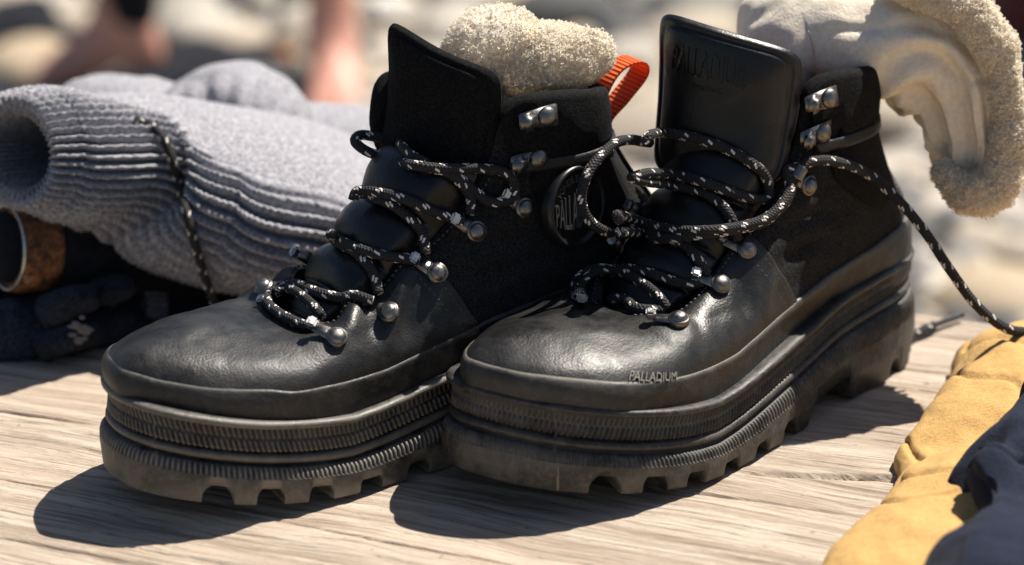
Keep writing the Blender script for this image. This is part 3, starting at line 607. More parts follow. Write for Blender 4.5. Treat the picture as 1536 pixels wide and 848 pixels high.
# ------------------------------------------------------------------ pull tabs
def orange():
    m = M('orange_webbing', .75, spec=.3); t = m.n('ShaderNodeTexCoord'); sp = m.n('ShaderNodeSeparateXYZ'); m.l(t.outputs['UV'], sp.inputs[0])
    wv = m.math('SINE', m.math('MULTIPLY', sp.outputs[0], 6.283*2.2)); m.color(m.mix(m.ramp(wv, (0., 1.), (.35, 0.)), (1., .24, .05), (.62, .08, .015))); m.bump((wv, .0006, .8))
    t = m.n('ShaderNodeBsdfTranslucent'); t.inputs[0].default_value = (1, .22, .05, 1); mx = m.n('ShaderNodeMixShader'); mx.inputs[0].default_value = .35
    out = m.nt.nodes['Material Output']; m.l(m.b.outputs[0], mx.inputs[1]); m.l(t.outputs[0], mx.inputs[2]); m.l(mx.outputs[0], out.inputs[0]); return m.m
ORANGE = orange()
def ribbon(name, q, wdir, width, mat, parent, th=.0012, n=60):
    q = curve(q, n); wd = np.broadcast_to(unit(np.array(wdir, float)), q.shape) if np.ndim(wdir) == 1 else curve(wdir, n); T = unit(np.gradient(q, axis=0)); nn = unit(np.cross(T, wd))
    h = width/2; R4 = np.stack([q-wd*h-nn*th/2, q+wd*h-nn*th/2, q+wd*h+nn*th/2, q-wd*h+nn*th/2, q-wd*h-nn*th/2], 1)
    d = np.r_[0, np.cumsum(np.linalg.norm(np.diff(q, axis=0), axis=1))]*1000/5; uv = np.stack(np.broadcast_arrays(d[:, None], np.array([[0, 1, 1, 0, 0.]])), -1)
    return grid(name, R4, mat, parent, False, uv, False)
for B in (LB, RB):
    MSk = B['MS']
    if B is LB: q = np.array([(.052, -.004, .138), (.047, -.006, .150), (.041, -.007, .161), (.034, -.008, .1665), (.024, -.008, .1665), (.022, -.007, .160), (.031, -.004, .148), (.0385, 0, .137), (.034, 0, .124), (.023, 0, .108), (.012, 0, .092)])
    else: q = np.array([(.044, 0, .134), (.0400, 0, .134), (.0375, 0, .131), (.0370, 0, .126), (.0330, 0, .120), (.022, 0, .106)])
    ribbon('pull_tab', q*MSk, (.1, 1, 0), .016, ORANGE, B['boot'])
q = np.array([(.135, 0, .150), (.134, .003, .168), (.135, .002, .1795), (.130, .002, .1805), (.126, .003, .172)])+[-.001, .006, -.001]; ribbon('tongue_loop', q, (0, 1, 0), .012, ORANGE, RB['boot'])

# ------------------------------------------------------------------ soft things: lofts along a path
def loft(path, n, m, superp=2.2):
    """path rows: centre(3), r across(1), r depth(1); cross-sections stand square to the path"""
    q = curve(np.array(path), n); C_ = q[:, :3]; T, N_, B_ = frames(C_, (0, 1, 0)); th = np.linspace(0, 2*math.pi, m+1)[:-1]
    c, s_ = np.cos(th), np.sin(th); c = np.sign(c)*np.abs(c)**(2/superp); s_ = np.sign(s_)*np.abs(s_)**(2/superp)
    P = C_[:, None]+q[:, 3, None, None]*c[None, :, None]*N_[:, None]+q[:, 4, None, None]*s_[None, :, None]*B_[:, None]
    d = np.r_[0, np.cumsum(np.linalg.norm(np.diff(C_, axis=0), axis=1))]
    return P, th, d
def outward(P, cl=True):
    N_ = gnormal(P, cl); c = P.mean(1, keepdims=True); 
    return N_ if ((P-c)*N_).sum() > 0 else -N_
def pile(name, P, Nn, mat, parent, n, L, r=.00028, mask=None, loop=True):
    """short loops (terry) or single fibres standing on a surface"""
    Pf = P.reshape(-1, 3); Nf = Nn.reshape(-1, 3); idx = np.arange(len(Pf)) if mask is None else np.nonzero(mask.ravel())[0]
    idx = rng.choice(idx, n); p = Pf[idx]+rng.normal(0, .0005, (n, 3)); d = unit(Nf[idx]+rng.normal(0, .45, (n, 3))); sd = unit(np.cross(d, rng.normal(0, 1, (n, 3)))); ln = L*rng.uniform(.6, 1.25, n)[:, None]
    w2 = np.cross(d, sd)*r; ts = np.linspace(0, 1, 6); V = []
    for t in ts:
        if loop: q = p+d*ln*(math.sin(t*math.pi)*.9-.1)+sd*ln*.42*(-math.cos(t*math.pi))
        else: q = p+d*ln*(t-.1)+sd*ln*t*t*.5
        rr_ = 1 if loop else 1-t*.8; V += [q-w2*rr_+sd*r*.6*(1 if loop else 0), q+w2*rr_-sd*r*.6*(1 if loop else 0)]
    V = np.stack(V, 1); b = (np.arange(n)*12)[:, None]; F = np.concatenate([b+[k, k+1, k+3, k+2] for k in range(0, 10, 2)])
    return tag(mesh(name, V, F, mat, parent), kind='stuff')
def terry(P, N_, amp, f=330, seed=0):
    a = np.abs(noise(P, f, seed)); b = fbm(P, f*.35, 3, seed+4); return P+N_*(amp*(1-1.7*a)+amp*.7*b)[..., None]

# left sock stuffed in the rear boot
pth = [(*W(712, 150, .925), .016, .018), (*W(714, 108, .925), .015, .019), (*W(738, 72, .925), .019, .022), (*W(785, 88, .925), .0155, .022), (*W(835, 88, .925), .0165, .023), (*W(872, 92, .925), .0150, .020), (*W(892, 98, .925), .0125, .016), (*W(904, 108, .925), .005, .008)]
P, th, d = loft(pth, 170, 200); N_ = outward(P); P = P+N_*(.0035*fbm(P, 50, 3, 3))[..., None]; N_ = outward(P); P = terry(P, N_, .0008, 380)
sockL = tag(grid('wool_sock', P, CREAM, None, True), 'fuzzy cream wool sock bundled in the top of the badged rear boot', 'sock')
pile('terry_pile', P, N_, CREAM, sockL, 22000, .0015, .00024)
# right sock draped out of the front boot
pth = [(*W(1225, 190, .985), .016, .022), (*W(1190, 110, .985), .020, .026), (*W(1172, 62, .975), .020, .030), (*W(1205, 42, .975), .022, .032), (*W(1260, 40, .975), .022, .034), (*W(1325, 50, .975), .0270, .034), (*W(1392, 76, .972), .0320, .030), (*W(1440, 126, .966), .0310, .022), (*W(1456, 190, .962), .0235, .016), (*W(1458, 240, .964), .0160, .013), (*W(1466, 285, .962), .0120, .010)]
P, th, d = loft(pth, 260, 220); N_ = outward(P)
TT, DD = np.meshgrid(th, d); fold = .0030*np.sin(TT*8+noise(np.stack([DD*20, TT, 0*TT], -1), 1.5)*4)*np.clip((DD-.09)/.04, 0, 1)+.0036*fbm(P, 30, 3, 8)-.0016*np.exp(-(noise(P*[1, 1, 1.], 34, 4)/.12)**2)+.0007*np.sin(TT*40)*np.clip((DD-.14)/.03, 0, 1)
P = P+N_*fold[..., None]; N_ = outward(P)
sockR = tag(grid('wool_sock', P, CREAMJ, None, True), 'long cream sock draped out of the front boot, turned-out terry cuff hanging right', 'sock')
rim = [(1330, -34, .955, .006), (1385, -16, .950, .0080), (1436, 4, .946, .0082), (1478, 42, .944, .0082), (1503, 100, .944, .0072), (1511, 165, .944, .0070), (1512, 225, .944, .0078), (1496, 272, .944, .0095), (1466, 290, .944, .0095), (1438, 282, .946, .0075), (1420, 262, .948, .005), (1411, 244, .95, .002)]
pth = [(*W(x, y, Y), r, r*1.2) for x, y, Y, r in rim]; P, th, d = loft(pth, 300, 90); N_ = outward(P); P = P+N_*(.002*fbm(P, 60, 2, 2))[..., None]; P = terry(P, N_, .0012, 380, 2)
grid('terry_cuff', P, CREAM, sockR, True); pile('terry_pile', P, N_, CREAM, sockR, 26000, .0016, .00026)

# ------------------------------------------------------------------ grey sweater
def wool_rings():
    secs = [(30, 154, 296, .988, .026), (55, 145, 303, .996, .030), (90, 139, 318, 1.008, .038), (150, 142, 345, 1.038, .055), (250, 150, 378, 1.06, .070), (350, 168, 405, 1.075, .080), (450, 195, 425, 1.09, .085), (560, 240, 445, 1.10, .085), (660, 300, 455, 1.11, .075), (740, 360, 460, 1.12, .05), (780, 400, 450, 1.125, .02)]
    path = []
    for x, t, b, Y, dp in secs:
        A, B_ = W(x, t, Y), W(x, b, Y); path.append((*((A+B_)/2), np.linalg.norm(A-B_)/2, dp))
    q = curve(np.array(path), 420); C_ = q[:, :3]; m = 720; th = np.linspace(0, 2*math.pi, m+1)[:-1]
    T = unit(np.gradient(C_, axis=0)); z = np.array([0, 0, 1.]); N_ = unit(z-T*(T@z)[:, None]); B_ = np.cross(T, N_)
    rot = np.linspace(0, .25, 420)[:, None]
    ex = np.interp(np.arange(420), [0, 90, 200], [1., 1., 1.])[:, None, None]; sq = lambda a: np.sign(a)[None, :, None]*np.abs(a)[None, :, None]**ex
    # theta 0 = top, pi/2 = towards the camera, pi = bottom
    sgn = 1 if B_[0, 1] < 0 else -1
    P = C_[:, None]+q[:, 3, None, None]*sq(np.cos(th))*N_[:, None]+sgn*q[:, 4, None, None]*1.3*sq(np.sin(th))*B_[:, None]
    d = np.r_[0, np.cumsum(np.linalg.norm(np.diff(C_, axis=0), axis=1))]; return P, th, d
P, th, d = wool_rings(); N_ = outward(P); TT, DD = np.meshgrid(th, d)
P = P+N_*(.0042*fbm(P, 13, 2, 5))[..., None]
low = np.clip((TT-np.minimum(-.2+DD*11., .75+DD*1.2))/.3, 0, 1)*np.clip((5.6-TT)/.3, 0, 1); mouth = np.exp(-(DD/.05)**2); ribm = np.maximum(low, mouth)
nr = 44; wv = noise(np.stack([DD*9, TT*2, 0*DD], -1), 1.)*.02; rc = np.cos((TT+wv)*nr)
stw = np.abs(np.sin(DD*2*math.pi/.0075+np.sign(np.sin((TT+wv)*nr))*1.2))
disp = ribm*(.0029*(np.abs((rc+1)/2)**.6*2-1)+.0011*stw*(rc > -.3))+(1-ribm)*.00025*np.sin(TT*260)*np.sin(DD*2*math.pi/.004)
disp += .0004*noise(P, 700)*(.4+ribm)
Nn = outward(P); P = P+Nn*disp[..., None]
sweater = tag(bpy.data.objects.new('knitted_sweater', None), 'folded pale grey knitted sweater with ribbed cuff opening at the left edge', 'sweater'); COL.objects.link(sweater)
grid('body', P, WOOL, sweater, True); 
pile('wool_fuzz', P[:300], Nn[:300], WOOL, sweater, 7000, .0020, .00010, ribm[:300] > .3, False)
# mouth: rolled rim and dark inner sleeve
Cm = P[0].mean(0); rows = [P[0]]; Tm = unit(P[3].mean(0)-P[0].mean(0))
for sc, dx in ((.97, -.0035), (.90, -.0052), (.82, -.004), (.76, 0.), (.70, .012), (.62, .05), (.4, .11)): rows.append(Cm+(P[0]-Cm)*sc+Tm*dx)
grid('cuff_inside', np.stack(rows), WOOL, sweater, True)
# hump of the second sleeve behind
def hump(cx, cy, Y, rx, rz, ry, seed, ribs, dent):
    u = np.linspace(0, math.pi, 150)[:, None]; v = np.linspace(0, 2*math.pi, 301)[:-1][None]; c = W(cx, cy, Y)
    D = np.stack([np.sin(u)*np.cos(v), np.sin(u)*np.sin(v), np.cos(u)+0*v], -1); P = c+D*[rx, ry, rz]; N_ = D/[rx, ry, rz]; N_ = unit(N_)
    X = (P[..., 0]-c[0])/rx; Zz = (P[..., 2]-c[2])/rz; front = np.clip(-D[..., 1], 0, 1)
    a = np.arctan2(X+.15, Zz+.9); o = ribs*.0024*np.cos(a*34)*front-dent*.032*np.exp(-((X-.10+.5*Zz)/.28)**2-((Zz-.35)/.40)**2)*front+.003*fbm(P, 28, 3, seed)
    return P+N_*o[..., None]
grid('sleeve', hump(350, 200, 1.17, .047, .040, .045, 3, 1, 1), WOOL, sweater, True)
grid('back_fold', hump(180, 215, 1.19, .060, .040, .05, 6, 0, 0), WOOL, sweater, True)
grid('front_fold', hump(470, 290, 1.20, .085, .055, .05, 9, 0, 0), WOOL, sweater, True)
# free lace end over the sweater
bs = BVHTree.FromPolygons(P.reshape(-1, 3).tolist(), gridF(P.shape[0], P.shape[1], True).tolist()); q = []
for x, y in [(203, 182), (222, 186), (243, 205), (257, 235), (268, 275), (280, 320), (292, 365)]:
    h = bs.ray_cast(Vector(O_), Vector(unit(ray(x, y)))); q.append(np.array(h[0])-unit(ray(x, y))*(.004 if y > 190 else .001)-np.array([0, 0, 0]))
for x, y in [(305, 408), (322, 455), (345, 490), (372, 530)]: q.append(W(x, y, q[6][1]-.31+.003+(y-365)*.00010))
tube('lace', curve(LB['loc'](np.array(q)), 150)*LB['MS'], .0024, LACE, LB['boot'], 12)

# ------------------------------------------------------------------ dark bundle under the sweater
def roll(name, pts, mat, parent=None, f=40, amp=.003, n=120, m=90, rib=0, seed=0, closed_end=True):
    P, th, d = loft([(*W(x, y, Y), r, r2) for x, y, Y, r, r2 in pts], n, m); N_ = outward(P); TT, DD = np.meshgrid(th, d)
    P = P+N_*(amp*fbm(P, f, 3, seed)+rib*np.cos(TT*30))[..., None]
    F = gridF(P.shape[0], P.shape[1], True).tolist()
    if closed_end: F += [list(range(m))[::-1], [(n-1)*m+k for k in range(m)]]
    return mesh(name, P, F, mat, parent)
def cuffmat():
    m = M('worn_brown_leather', .42)
    n = m.noise(190, 6, .75, dist=1.4); v = m.noise(60, 5, .65); m.color(m.mix(m.ramp(n, (.38, 0.), (.56, 1.)), (.018, .011, .008), m.ramp(v, (.35, (.12, .055, .028)), (.55, (.46, .18, .06)), (.7, (.60, .40, .25)))))
    m.bump((n, .0022, 1.)); return m.m
BROWN = cuffmat()
def leather_cuff(name, x0, x1, yt, yb, Y, wall=.0022, lab=None, parent=None, tx=0):
    cy = (yt+yb)/2; A = W(x0, cy, Y); B_ = W(x1, cy+tx, Y+.012); r = np.linalg.norm(W(x0, yt, Y)-W(x0, yb, Y))/2
    ax = unit(B_-A); u_ = unit(np.array([0, 0, 1.])-ax*ax[2]); s_ = np.cross(ax, u_); th = np.linspace(0, 2*math.pi, 121)[:-1]
    rows = []
    for t, rr in [(.0, r-wall*2.2), (-.015, r-wall), (.0, r-.0004), (.03, r), (.2, r+.0003), (.5, r), (.8, r-.0003), (.97, r-.0002), (1., r-.0012), (1., r-.004)]:
        rows.append(A+(B_-A)*t+rr*(np.cos(th)[:, None]*u_+np.sin(th)[:, None]*s_)+.0004*noise(np.c_[np.cos(th)*3, np.sin(th)*3, th*0+t*6], 2)[:, None]*u_)
    rows.insert(0, A+(B_-A)*.9+(r-wall*2.4)*(np.cos(th)[:, None]*u_+np.sin(th)[:, None]*s_))
    return grid(name, np.stack(rows), BROWN, parent, True)
g1 = tag(bpy.data.objects.new('cuffed_glove', None), 'black cloth roll with wide crackled brown leather cuff under the sweater at left edge', 'glove'); COL.objects.link(g1)
leather_cuff('leather_cuff', 12, 70, 307, 436, 1.0, parent=g1, tx=-2)
_c = W(11, 371.5, .9985); _r = np.linalg.norm(W(0, 307, 1.0)-W(0, 436, 1.0))/2-.0016; _t = np.linspace(0, 2*math.pi, 60); _a = unit(W(70, 369, 1.012)-W(12, 371, 1.0)); _u = unit(np.array([0, 0, 1.])-_a*_a[2]); _s = np.cross(_a, _u)
tube('metal_rim', _c+_r*(np.cos(_t)[:, None]*_u+np.sin(_t)[:, None]*_s), .0009, STEEL, g1, 8)
roll('cloth', [(10, 372, .999, .0165, .0165), (30, 372, 1.008, .0185, .0185), (75, 372, 1.012, .0205, .022), (150, 380, 1.03, .0195, .022), (240, 400, 1.05, .016, .02), (330, 425, 1.07, .012, .018), (420, 440, 1.09, .012, .018)], NAVY, g1, seed=2)
g2 = tag(bpy.data.objects.new('cuffed_glove', None), 'dark denim-ribbed glove lying on the bench, brown leather cuff cut by left edge', 'glove'); COL.objects.link(g2)
leather_cuff('leather_cuff', -40, 10, 466, 556, .985, parent=g2)
roll('palm', [(-10, 512, .99, .014, .016), (30, 500, .993, .016, .020), (75, 495, 1.0, .015, .02), (120, 495, 1.01, .014, .02), (165, 490, 1.02, .011, .018), (215, 492, 1.03, .007, .01)], NAVYK, g2, amp=.004, f=55, rib=.0006, seed=5)
for pts, sd in (([(70, 470, .985, .008, .008), (110, 452, .98, .0075, .008), (140, 445, .985, .006, .007)], 1), ([(60, 520, .975, .007, .009), (110, 505, .975, .0065, .008), (150, 500, .985, .005, .006)], 2), ([(140, 440, 1.0, .006, .008), (180, 432, 1.0, .0065, .008), (200, 428, 1.0, .004, .005)], 3), ([(150, 520, 1.0, .006, .012), (200, 505, 1.02, .006, .012), (260, 498, 1.04, .004, .010)], 4)):
    roll('finger', pts, NAVYK if sd != 4 else NAVY, g2, amp=.0014, f=60, rib=.0006, n=50, m=60, seed=sd)
lp = Soup()                                                    # worn white print
for k in range(16):
    x, y = rng.uniform(108, 134), rng.uniform(475, 512); V, F = ell(1, 8, 6); lp.add(W(x, y, .966)+V.reshape(-1, 3)*[rng.uniform(.0015, .003), .0012, rng.uniform(.001, .0025)], F)
lp.build('worn_white_print', simple('cracked_white_print', (.10, .10, .10), .7), g2)
g3 = tag(bpy.data.objects.new('rolled_garment', None), 'rolled black garment with grey ribbed cuff between sweater and bench', 'garment'); COL.objects.link(g3)
roll('sleeve', [(228, 466, 1.045, .0140, .016), (262, 466, 1.05, .0155, .017), (310, 468, 1.055, .0145, .017), (350, 474, 1.06, .012, .016), (430, 482, 1.08, .009, .014)], NAVY, g3, seed=8, amp=.0015)
roll('ribbed_cuff', [(196, 464, 1.035, .0150, .015), (208, 465, 1.038, .0158, .0165), (222, 465, 1.041, .0155, .017), (232, 466, 1.043, .0150, .0165)], GREYK, g3, amp=.0008, rib=.0005, n=30, m=240, seed=9, closed_end=False)
tube('drawcord', curve([G(186, 506, .002), G(212, 512, .0022), (G(240, 511, .0022)), G(266, 519, .0018)], 30), .0013, NAVY, g3, 8)
V, F = ell(.0011, 10, 8); mesh('white_stud', V.reshape(-1, 3)+W(280, 472, 1.030), F, simple('white_stud', (.8, .8, .78), .4), g3)
g4 = tag(bpy.data.objects.new('shadow_fill_cloth', None), 'black crumpled cloth mass added for the dark shadows under the grey sweater behind the rear boot', 'garment'); COL.objects.link(g4)  # black mass added to fill the shadowed gap below the sweater
roll('body', [(-120, 400, 1.13, .045, .05), (0, 405, 1.13, .045, .05), (150, 415, 1.14, .040, .05), (300, 435, 1.16, .032, .045), (450, 450, 1.17, .026, .04), (600, 450, 1.18, .02, .03)], NAVY, g4, seed=12, amp=.004)
roll('lower_fold', [(-60, 520, 1.05, .018, .03), (60, 505, 1.06, .018, .03), (180, 490, 1.09, .014, .03), (320, 480, 1.12, .010, .03), (420, 475, 1.14, .008, .02)], NAVY, g4, seed=14, amp=.003)

# ------------------------------------------------------------------ yellow and navy jacket in the right foreground
def mound(name, rows_, mat, parent, seed, amp=.003, n=160, m=150, f=22):
    """rows: left edge px(x,y) on the bench, width to the right, height"""
    q = curve(np.array(rows_), n); t = np.linspace(0, 1, m); out = []
    for x, y, wd, h, sk in q:
        b = G(x, y); s_ = np.concatenate([[0], np.sin(np.linspace(0, 1, m-1)*math.pi/2*0+0)]) if False else None
        a = t*math.pi; X = (1-np.cos(a))/2*wd; Zz = np.sin(a)**.62*h*(1+sk*(t-.5)); out.append(b+np.stack([X, 0*X+.02*sk*(t-.5), Zz], 1))
    P = np.stack(out); N_ = gnormal(P); N_ = N_ if N_[..., 2].mean() > 0 else -N_
    P = P+N_*(amp*fbm(P, f, 3, seed)-.0022*np.exp(-(fbm(P*[1, 1, .5], 19, 2, seed+7)/.08)**2)+.0005*fbm(P, 160, 2, seed+1))[..., None]
    return grid(name, P, mat, parent)
jk = tag(bpy.data.objects.new('folded_jacket', None), 'mustard yellow and navy folded jacket in the right foreground corner', 'jacket'); COL.objects.link(jk)
mound('yellow_panel', [(1432, 560, .16, .030, 0), (1424, 580, .17, .036, 0), (1412, 618, .16, .036, 0), (1388, 655, .16, .033, 0), (1345, 690, .16, .026, 0), (1336, 708, .16, .020, 0), (1346, 732, .15, .021, 0), (1335, 760, .15, .027, 0), (1300, 805, .16, .028, 0), (1240, 868, .17, .028, 0), (1180, 940, .18, .026, 0)], YEL, jk, 3, .0035)
def navy_panel():
    pts = [[(1560, 585), (1600, 560), (1700, 560)], [(1500, 650), (1560, 610), (1700, 600)], [(1452, 690), (1520, 660), (1700, 640)], [(1432, 715), (1500, 700), (1700, 690)], [(1448, 760), (1510, 750), (1700, 740)], [(1440, 800), (1500, 800), (1700, 800)], [(1385, 860), (1470, 860), (1700, 860)], [(1330, 940), (1450, 940), (1700, 940)]]
    hs = [.040, .042, .040, .036, .034, .036, .038, .038]; rows = []
    for r, h in zip(pts, hs):
        A = G(*r[0], h*.82); B_ = G(*r[1], h+.010); C_ = G(*r[2], h); rows.append(np.array([A-[0, 0, .03], A, (A+B_)/2+[0, 0, .004], B_, C_]))
    A = np.array(rows); c = np.stack([curve(A[:, k], 150) for k in range(5)], 1); P = np.stack([curve(r, 110) for r in c]); N_ = gnormal(P); N_ = N_ if N_[..., 2].mean() > 0 else -N_
    P = P+N_*(.004*np.sin(fbm(P, 13, 2, 5)*7)-.0035*np.exp(-(fbm(P, 17, 2, 15)/.07)**2)+.0025*fbm(P, 40, 3, 8))[..., None]; grid('navy_panel', P, NAVYJ, jk)
NAVYJ = knit('navy_jacket_cloth', (.005, .008, .020), (.016, .022, .045), 620)
navy_panel()

# ------------------------------------------------------------------ pebble beach
GZ = -.78
def stone_mat(name, hue):
    m = M(name, .8, spec=.3); oi = m.n('ShaderNodeObjectInfo'); n = m.noise(14, 5, .65)
    c = m.ramp(n, (.3, tuple(x*.7 for x in hue)), (.7, hue)); m.color(m.mix(m.math('MULTIPLY', oi.outputs['Random'], .75), c, tuple(x*.42 for x in hue))); m.bump((n, .004, .6)); return m.m
SM = [stone_mat('warm_stone', (.56, .48, .38)), stone_mat('pale_stone', (.70, .64, .55)), stone_mat('grey_stone', (.24, .23, .22)), stone_mat('buff_stone', (.54, .43, .30)), stone_mat('dark_stone', (.12, .12, .12))]
def gmat():
    m = M('gravel', .9); v = m.n('ShaderNodeTexVoronoi', i_Scale=28.); m.l(m.coord(), v.inputs['Vector']); sp = m.n('ShaderNodeSeparateColor'); m.l(v.outputs['Color'], sp.inputs[0])
    m.color(m.ramp(sp.outputs[0], (0., (.04, .037, .032)), (.5, (.12, .105, .085)), (1., (.22, .2, .165)))); m.bump((v.outputs['Distance'], .02, -1.)); return m.m
tag(mesh('beach_ground', [(-60, -8, GZ), (60, -8, GZ), (60, 120, GZ), (-60, 120, GZ)], [[0, 1, 2, 3]], gmat(), smooth=False), kind='structure')
def stone_mesh(k):
    V, F = ell(1, 18, 10); V = V.reshape(-1, 3); V = V*(1+.22*noise(V, .9, k)[:, None]); V[:, 2] *= rng.uniform(.45, .75); V[:, 0] *= rng.uniform(1, 1.35); return V, F
protos = [stone_mesh(k) for k in range(8)]; meshes = []
for k, (V, F) in enumerate(protos):
    for mi, mt in enumerate(SM):
        me = bpy.data.meshes.new('beach_stone'); me.from_pydata(V.tolist(), [], F.tolist()); me.polygons.foreach_set('use_smooth', [True]*len(me.polygons)); me.materials.append(mt); meshes.append(me)
placed = []; tries = 0
while len(placed) < 290 and tries < 9000:
    tries += 1; px, py = rng.uniform(-150, 1690), rng.uniform(-60, 500)
    p = G(px, py, GZ); dist = p[1]
    if dist > 9 or dist < 1.7: continue
    r = rng.uniform(.035, .085)*(1 if dist > 3.2 else .6)*(1+.15*(dist > 5)); 
    if rng.random() < .15: r *= 1.35
    if any((p[0]-a)**2+(p[1]-b)**2 < (.86*(r+c))**2 for a, b, c in placed): continue
    placed.append((p[0], p[1], r))
for i, (x, y, r) in enumerate(placed):
    o = link('beach_stone', meshes[int(rng.integers(8))*5+int(rng.choice([0, 0, 1, 1, 2, 3, 4], p=[.18, .08, .18, .18, .14, .10, .14]))]); o.location = (x, y, GZ+r*.28); o.scale = (r, r, r); o.rotation_euler = (rng.normal(0, .15), rng.normal(0, .15), rng.uniform(0, 6.28))
    hue = ('buff brown', 'pale cream', 'grey', 'tan', 'dark')[[m_.name for m_ in SM].index(o.data.materials[0].name)]; big = 'large' if r > .075 else 'small' if r < .045 else 'middling'
    tag(o, f'{big} {hue} rounded stone among the beach stones behind the bench', 'stone', 'rounded stones on the beach behind the bench')
sp_ = Soup()
for i in range(2300):
    px, py = rng.uniform(-250, 1790), rng.uniform(-90, 520); p = G(px, py, GZ)
    if p[1] > 11 or p[1] < 1.65: continue
    V, F = protos[i % 8]; sc = rng.uniform(.012, .034); an = rng.uniform(0, 6.28); c, s_ = math.cos(an), math.sin(an); V = V[::1]@np.array([[c, s_, 0], [-s_, c, 0], [0, 0, 1]]); sp_.add(V*sc+[p[0], p[1], GZ+sc*.3], F)
ob = sp_.build('pebbles', SM[0]); ob.data.materials.append(SM[1]); ob.data.materials.append(SM[2]); ob.data.materials.append(SM[4])
nf = len(protos[0][1]); mi = np.repeat(rng.choice(4, len(ob.data.polygons)//nf, p=[.36, .24, .22, .18]), nf); ob.data.polygons.foreach_set('material_index', mi.astype(np.int32)); tag(ob, 'bed of small beige and grey pebbles covering the beach', 'pebbles', kind='stuff')

# ------------------------------------------------------------------ person behind
SKIN = simple('skin', (.62, .30, .22), .5); TROU = knit('black_trousers', (.008, .008, .010), (.02, .02, .022), 100)
def skin_obj(name, verts, edges, radii, mat, parent, sub=2):
    me = bpy.data.meshes.new(name); me.from_pydata(verts, edges, []); o = link(name, me, None); o.modifiers.new('s', 'SKIN'); 
    sv = me.skin_vertices[0].data if me.skin_vertices else None
    if sv is None:
        bm = bmesh.new(); bm.from_mesh(me); bm.verts.layers.skin.verify(); bm.to_mesh(me); bm.free(); sv = me.skin_vertices[0].data
    for i, r in enumerate(radii): sv[i].radius = (r, r) if np.isscalar(r) else r
    sv[0].use_root = True; ms = o.modifiers.new('d', 'SUBSURF'); ms.levels = ms.render_levels = sub
    dg = bpy.context.evaluated_depsgraph_get(); m2 = bpy.data.meshes.new_from_object(o.evaluated_get(dg)); bpy.data.objects.remove(o)
    m2.materials.clear(); m2.materials.append(mat); m2.polygons.foreach_set('use_smooth', [True]*len(m2.polygons)); return link(name, m2, parent)
pers = tag(bpy.data.objects.new('person', None), 'barefoot person in black trousers standing on the stones behind the sweater', 'person'); COL.objects.link(pers)
def leg(ax, ay, az, dirx, diry, k_=1.3):
    A = np.array([ax, ay, az]); D = unit(np.array([dirx, diry, 0.])); S_ = np.array([-D[1], D[0], 0])
    v = [A+[0, 0, .02], A+[0, 0, .12], A+[0, 0, .20], A-D*.035-[0, 0, .055], A+D*.06-[0, 0, .035], A+D*.125-[0, 0, .060]]; r = [.037, .034, .045, .034, (.036, .040), (.026, .044)]
    e = [(0, 1), (1, 2), (0, 3), (0, 4), (4, 5)]
    for k, off in enumerate((-.034, -.018, -.003, .012, .028)):
        s0 = 1 if dirx > 0 else 1; i = len(v); L = .045-.006*k; v += [A+D*.140+S_*off-[0, 0, .068], A+D*(.140+L)+S_*off*1.15-[0, 0, .073]]; r += [.012 if k == 0 else .009, .010 if k == 0 else .0075]; e += [(5, i), (i, i+1)]
    v = [A+(q-A)*k_ for q in v]; r = [tuple(x*k_ for x in q) if not np.isscalar(q) else q*k_ for q in r]
    skin_obj('bare_foot', [tuple(map(float, q)) for q in v], e, r, SKIN, pers)
YF = G(492, 165, GZ)[1]
fr = G(492, 196, GZ); fl_ = G(178, 150, GZ)
leg(fr[0]-.004, fr[1]+.20, GZ+.11, .12, -1); leg(fl_[0]+.01, fl_[1]+.05, GZ+.11, -1, -.25)
a1 = np.array([fr[0]-.004, fr[1]+.20, GZ]); a2 = np.array([fl_[0]+.01, fl_[1]+.05, GZ]); hip = (a1+a2)/2+[0, .15, 0]
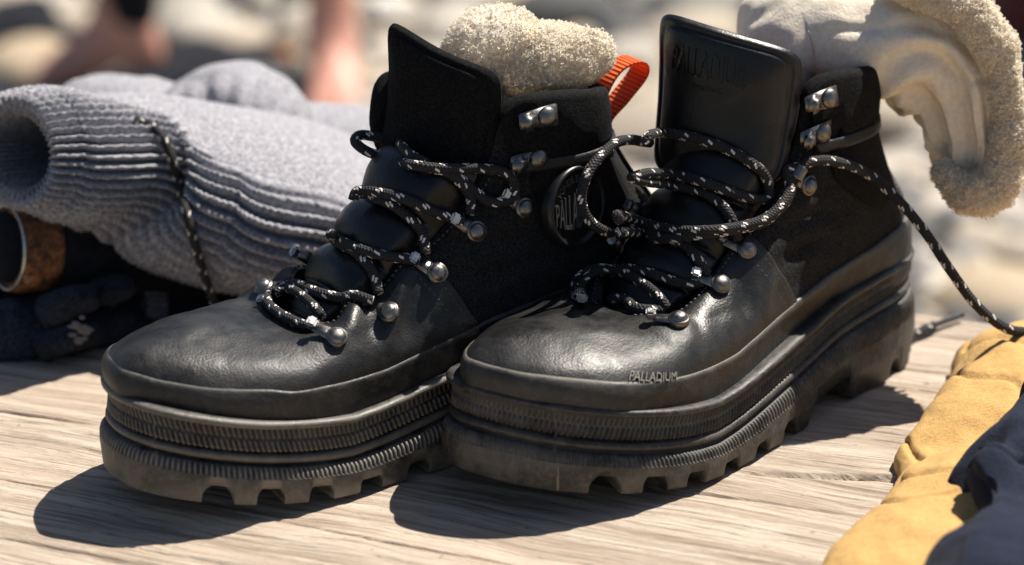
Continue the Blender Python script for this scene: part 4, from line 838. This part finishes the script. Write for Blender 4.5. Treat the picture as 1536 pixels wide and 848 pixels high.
h1, h2 = hip+[.11, 0, .90], hip+[-.11, 0, .90]
v = [hip+[0, 0, 1.02], hip+[0, 0, .90], h1, (a1*.5+h1*.5)*[1, 1, 0]+[0, -.04, GZ+.50], a1+[0, 0, .235], h2, (a2*.5+h2*.5)*[1, 1, 0]+[0, -.04, GZ+.50], a2+[0, 0, .105]]
skin_obj('trousers', [tuple(map(float, q)) for q in v], [(0, 1), (1, 2), (2, 3), (3, 4), (1, 5), (5, 6), (6, 7)], [(.15, .11), (.15, .12), .09, .07, .062, .09, .07, .062], TROU, pers)

# dark cloths on the stones, maroon bag, added glint ball, orange scraps
def cloth(name, cx, cy, wpx, h, mat, label, cat_, seed, dep=.25):
    p = G(cx, cy, GZ); sx = wpx/FPX*p[1]/2; V, F = ell(1, 60, 40); V = V.reshape(-1, 3); V = V*(1+.35*fbm(V, 1.3, 3, seed)[:, None]); V = V*[sx, dep, h]; V[:, 2] = np.maximum(V[:, 2], 0)
    return tag(mesh(name, V+[p[0], p[1], GZ+.01], F, mat, None), label, cat_)
cloth('dark_towel', 320, 138, 300, .06, NAVY, 'dark navy towel on the stones between the bare feet', 'towel', 4, .16)
cloth('dark_towel', 30, 96, 190, .09, NAVY, 'dark blue towel on the stones behind the left bare foot', 'towel', 9, .2)
cloth('maroon_bag', 1570, 108, 230, .62, simple('maroon_cloth', (.055, .006, .010), .8), 'deep maroon cloth bag standing behind the sock at top right', 'bag', 5, .15)
cloth('orange_wrapper', 428, 112, 26, .04, simple('orange_scrap', (.75, .28, .06), .5), 'small orange scrap beside the right bare foot', 'wrapper', 2, .03)
cloth('orange_wrapper', 622, 12, 34, .04, simple('orange_scrap', (.75, .30, .12), .5), 'small orange scrap by the glinting spot above the rear boot', 'wrapper', 6, .03)
V, F = ell(1, 24, 14); p = G(578, 48, GZ); tag(mesh('glint_ball', V.reshape(-1, 3)*.032+p+[0, 0, .04], F, simple('glossy_glint_white', (.8, .78, .74), .08), None), 'small shiny white ball added to make the glint above the rear boot', 'glint')  # white ball added to stand in for a blurred glint
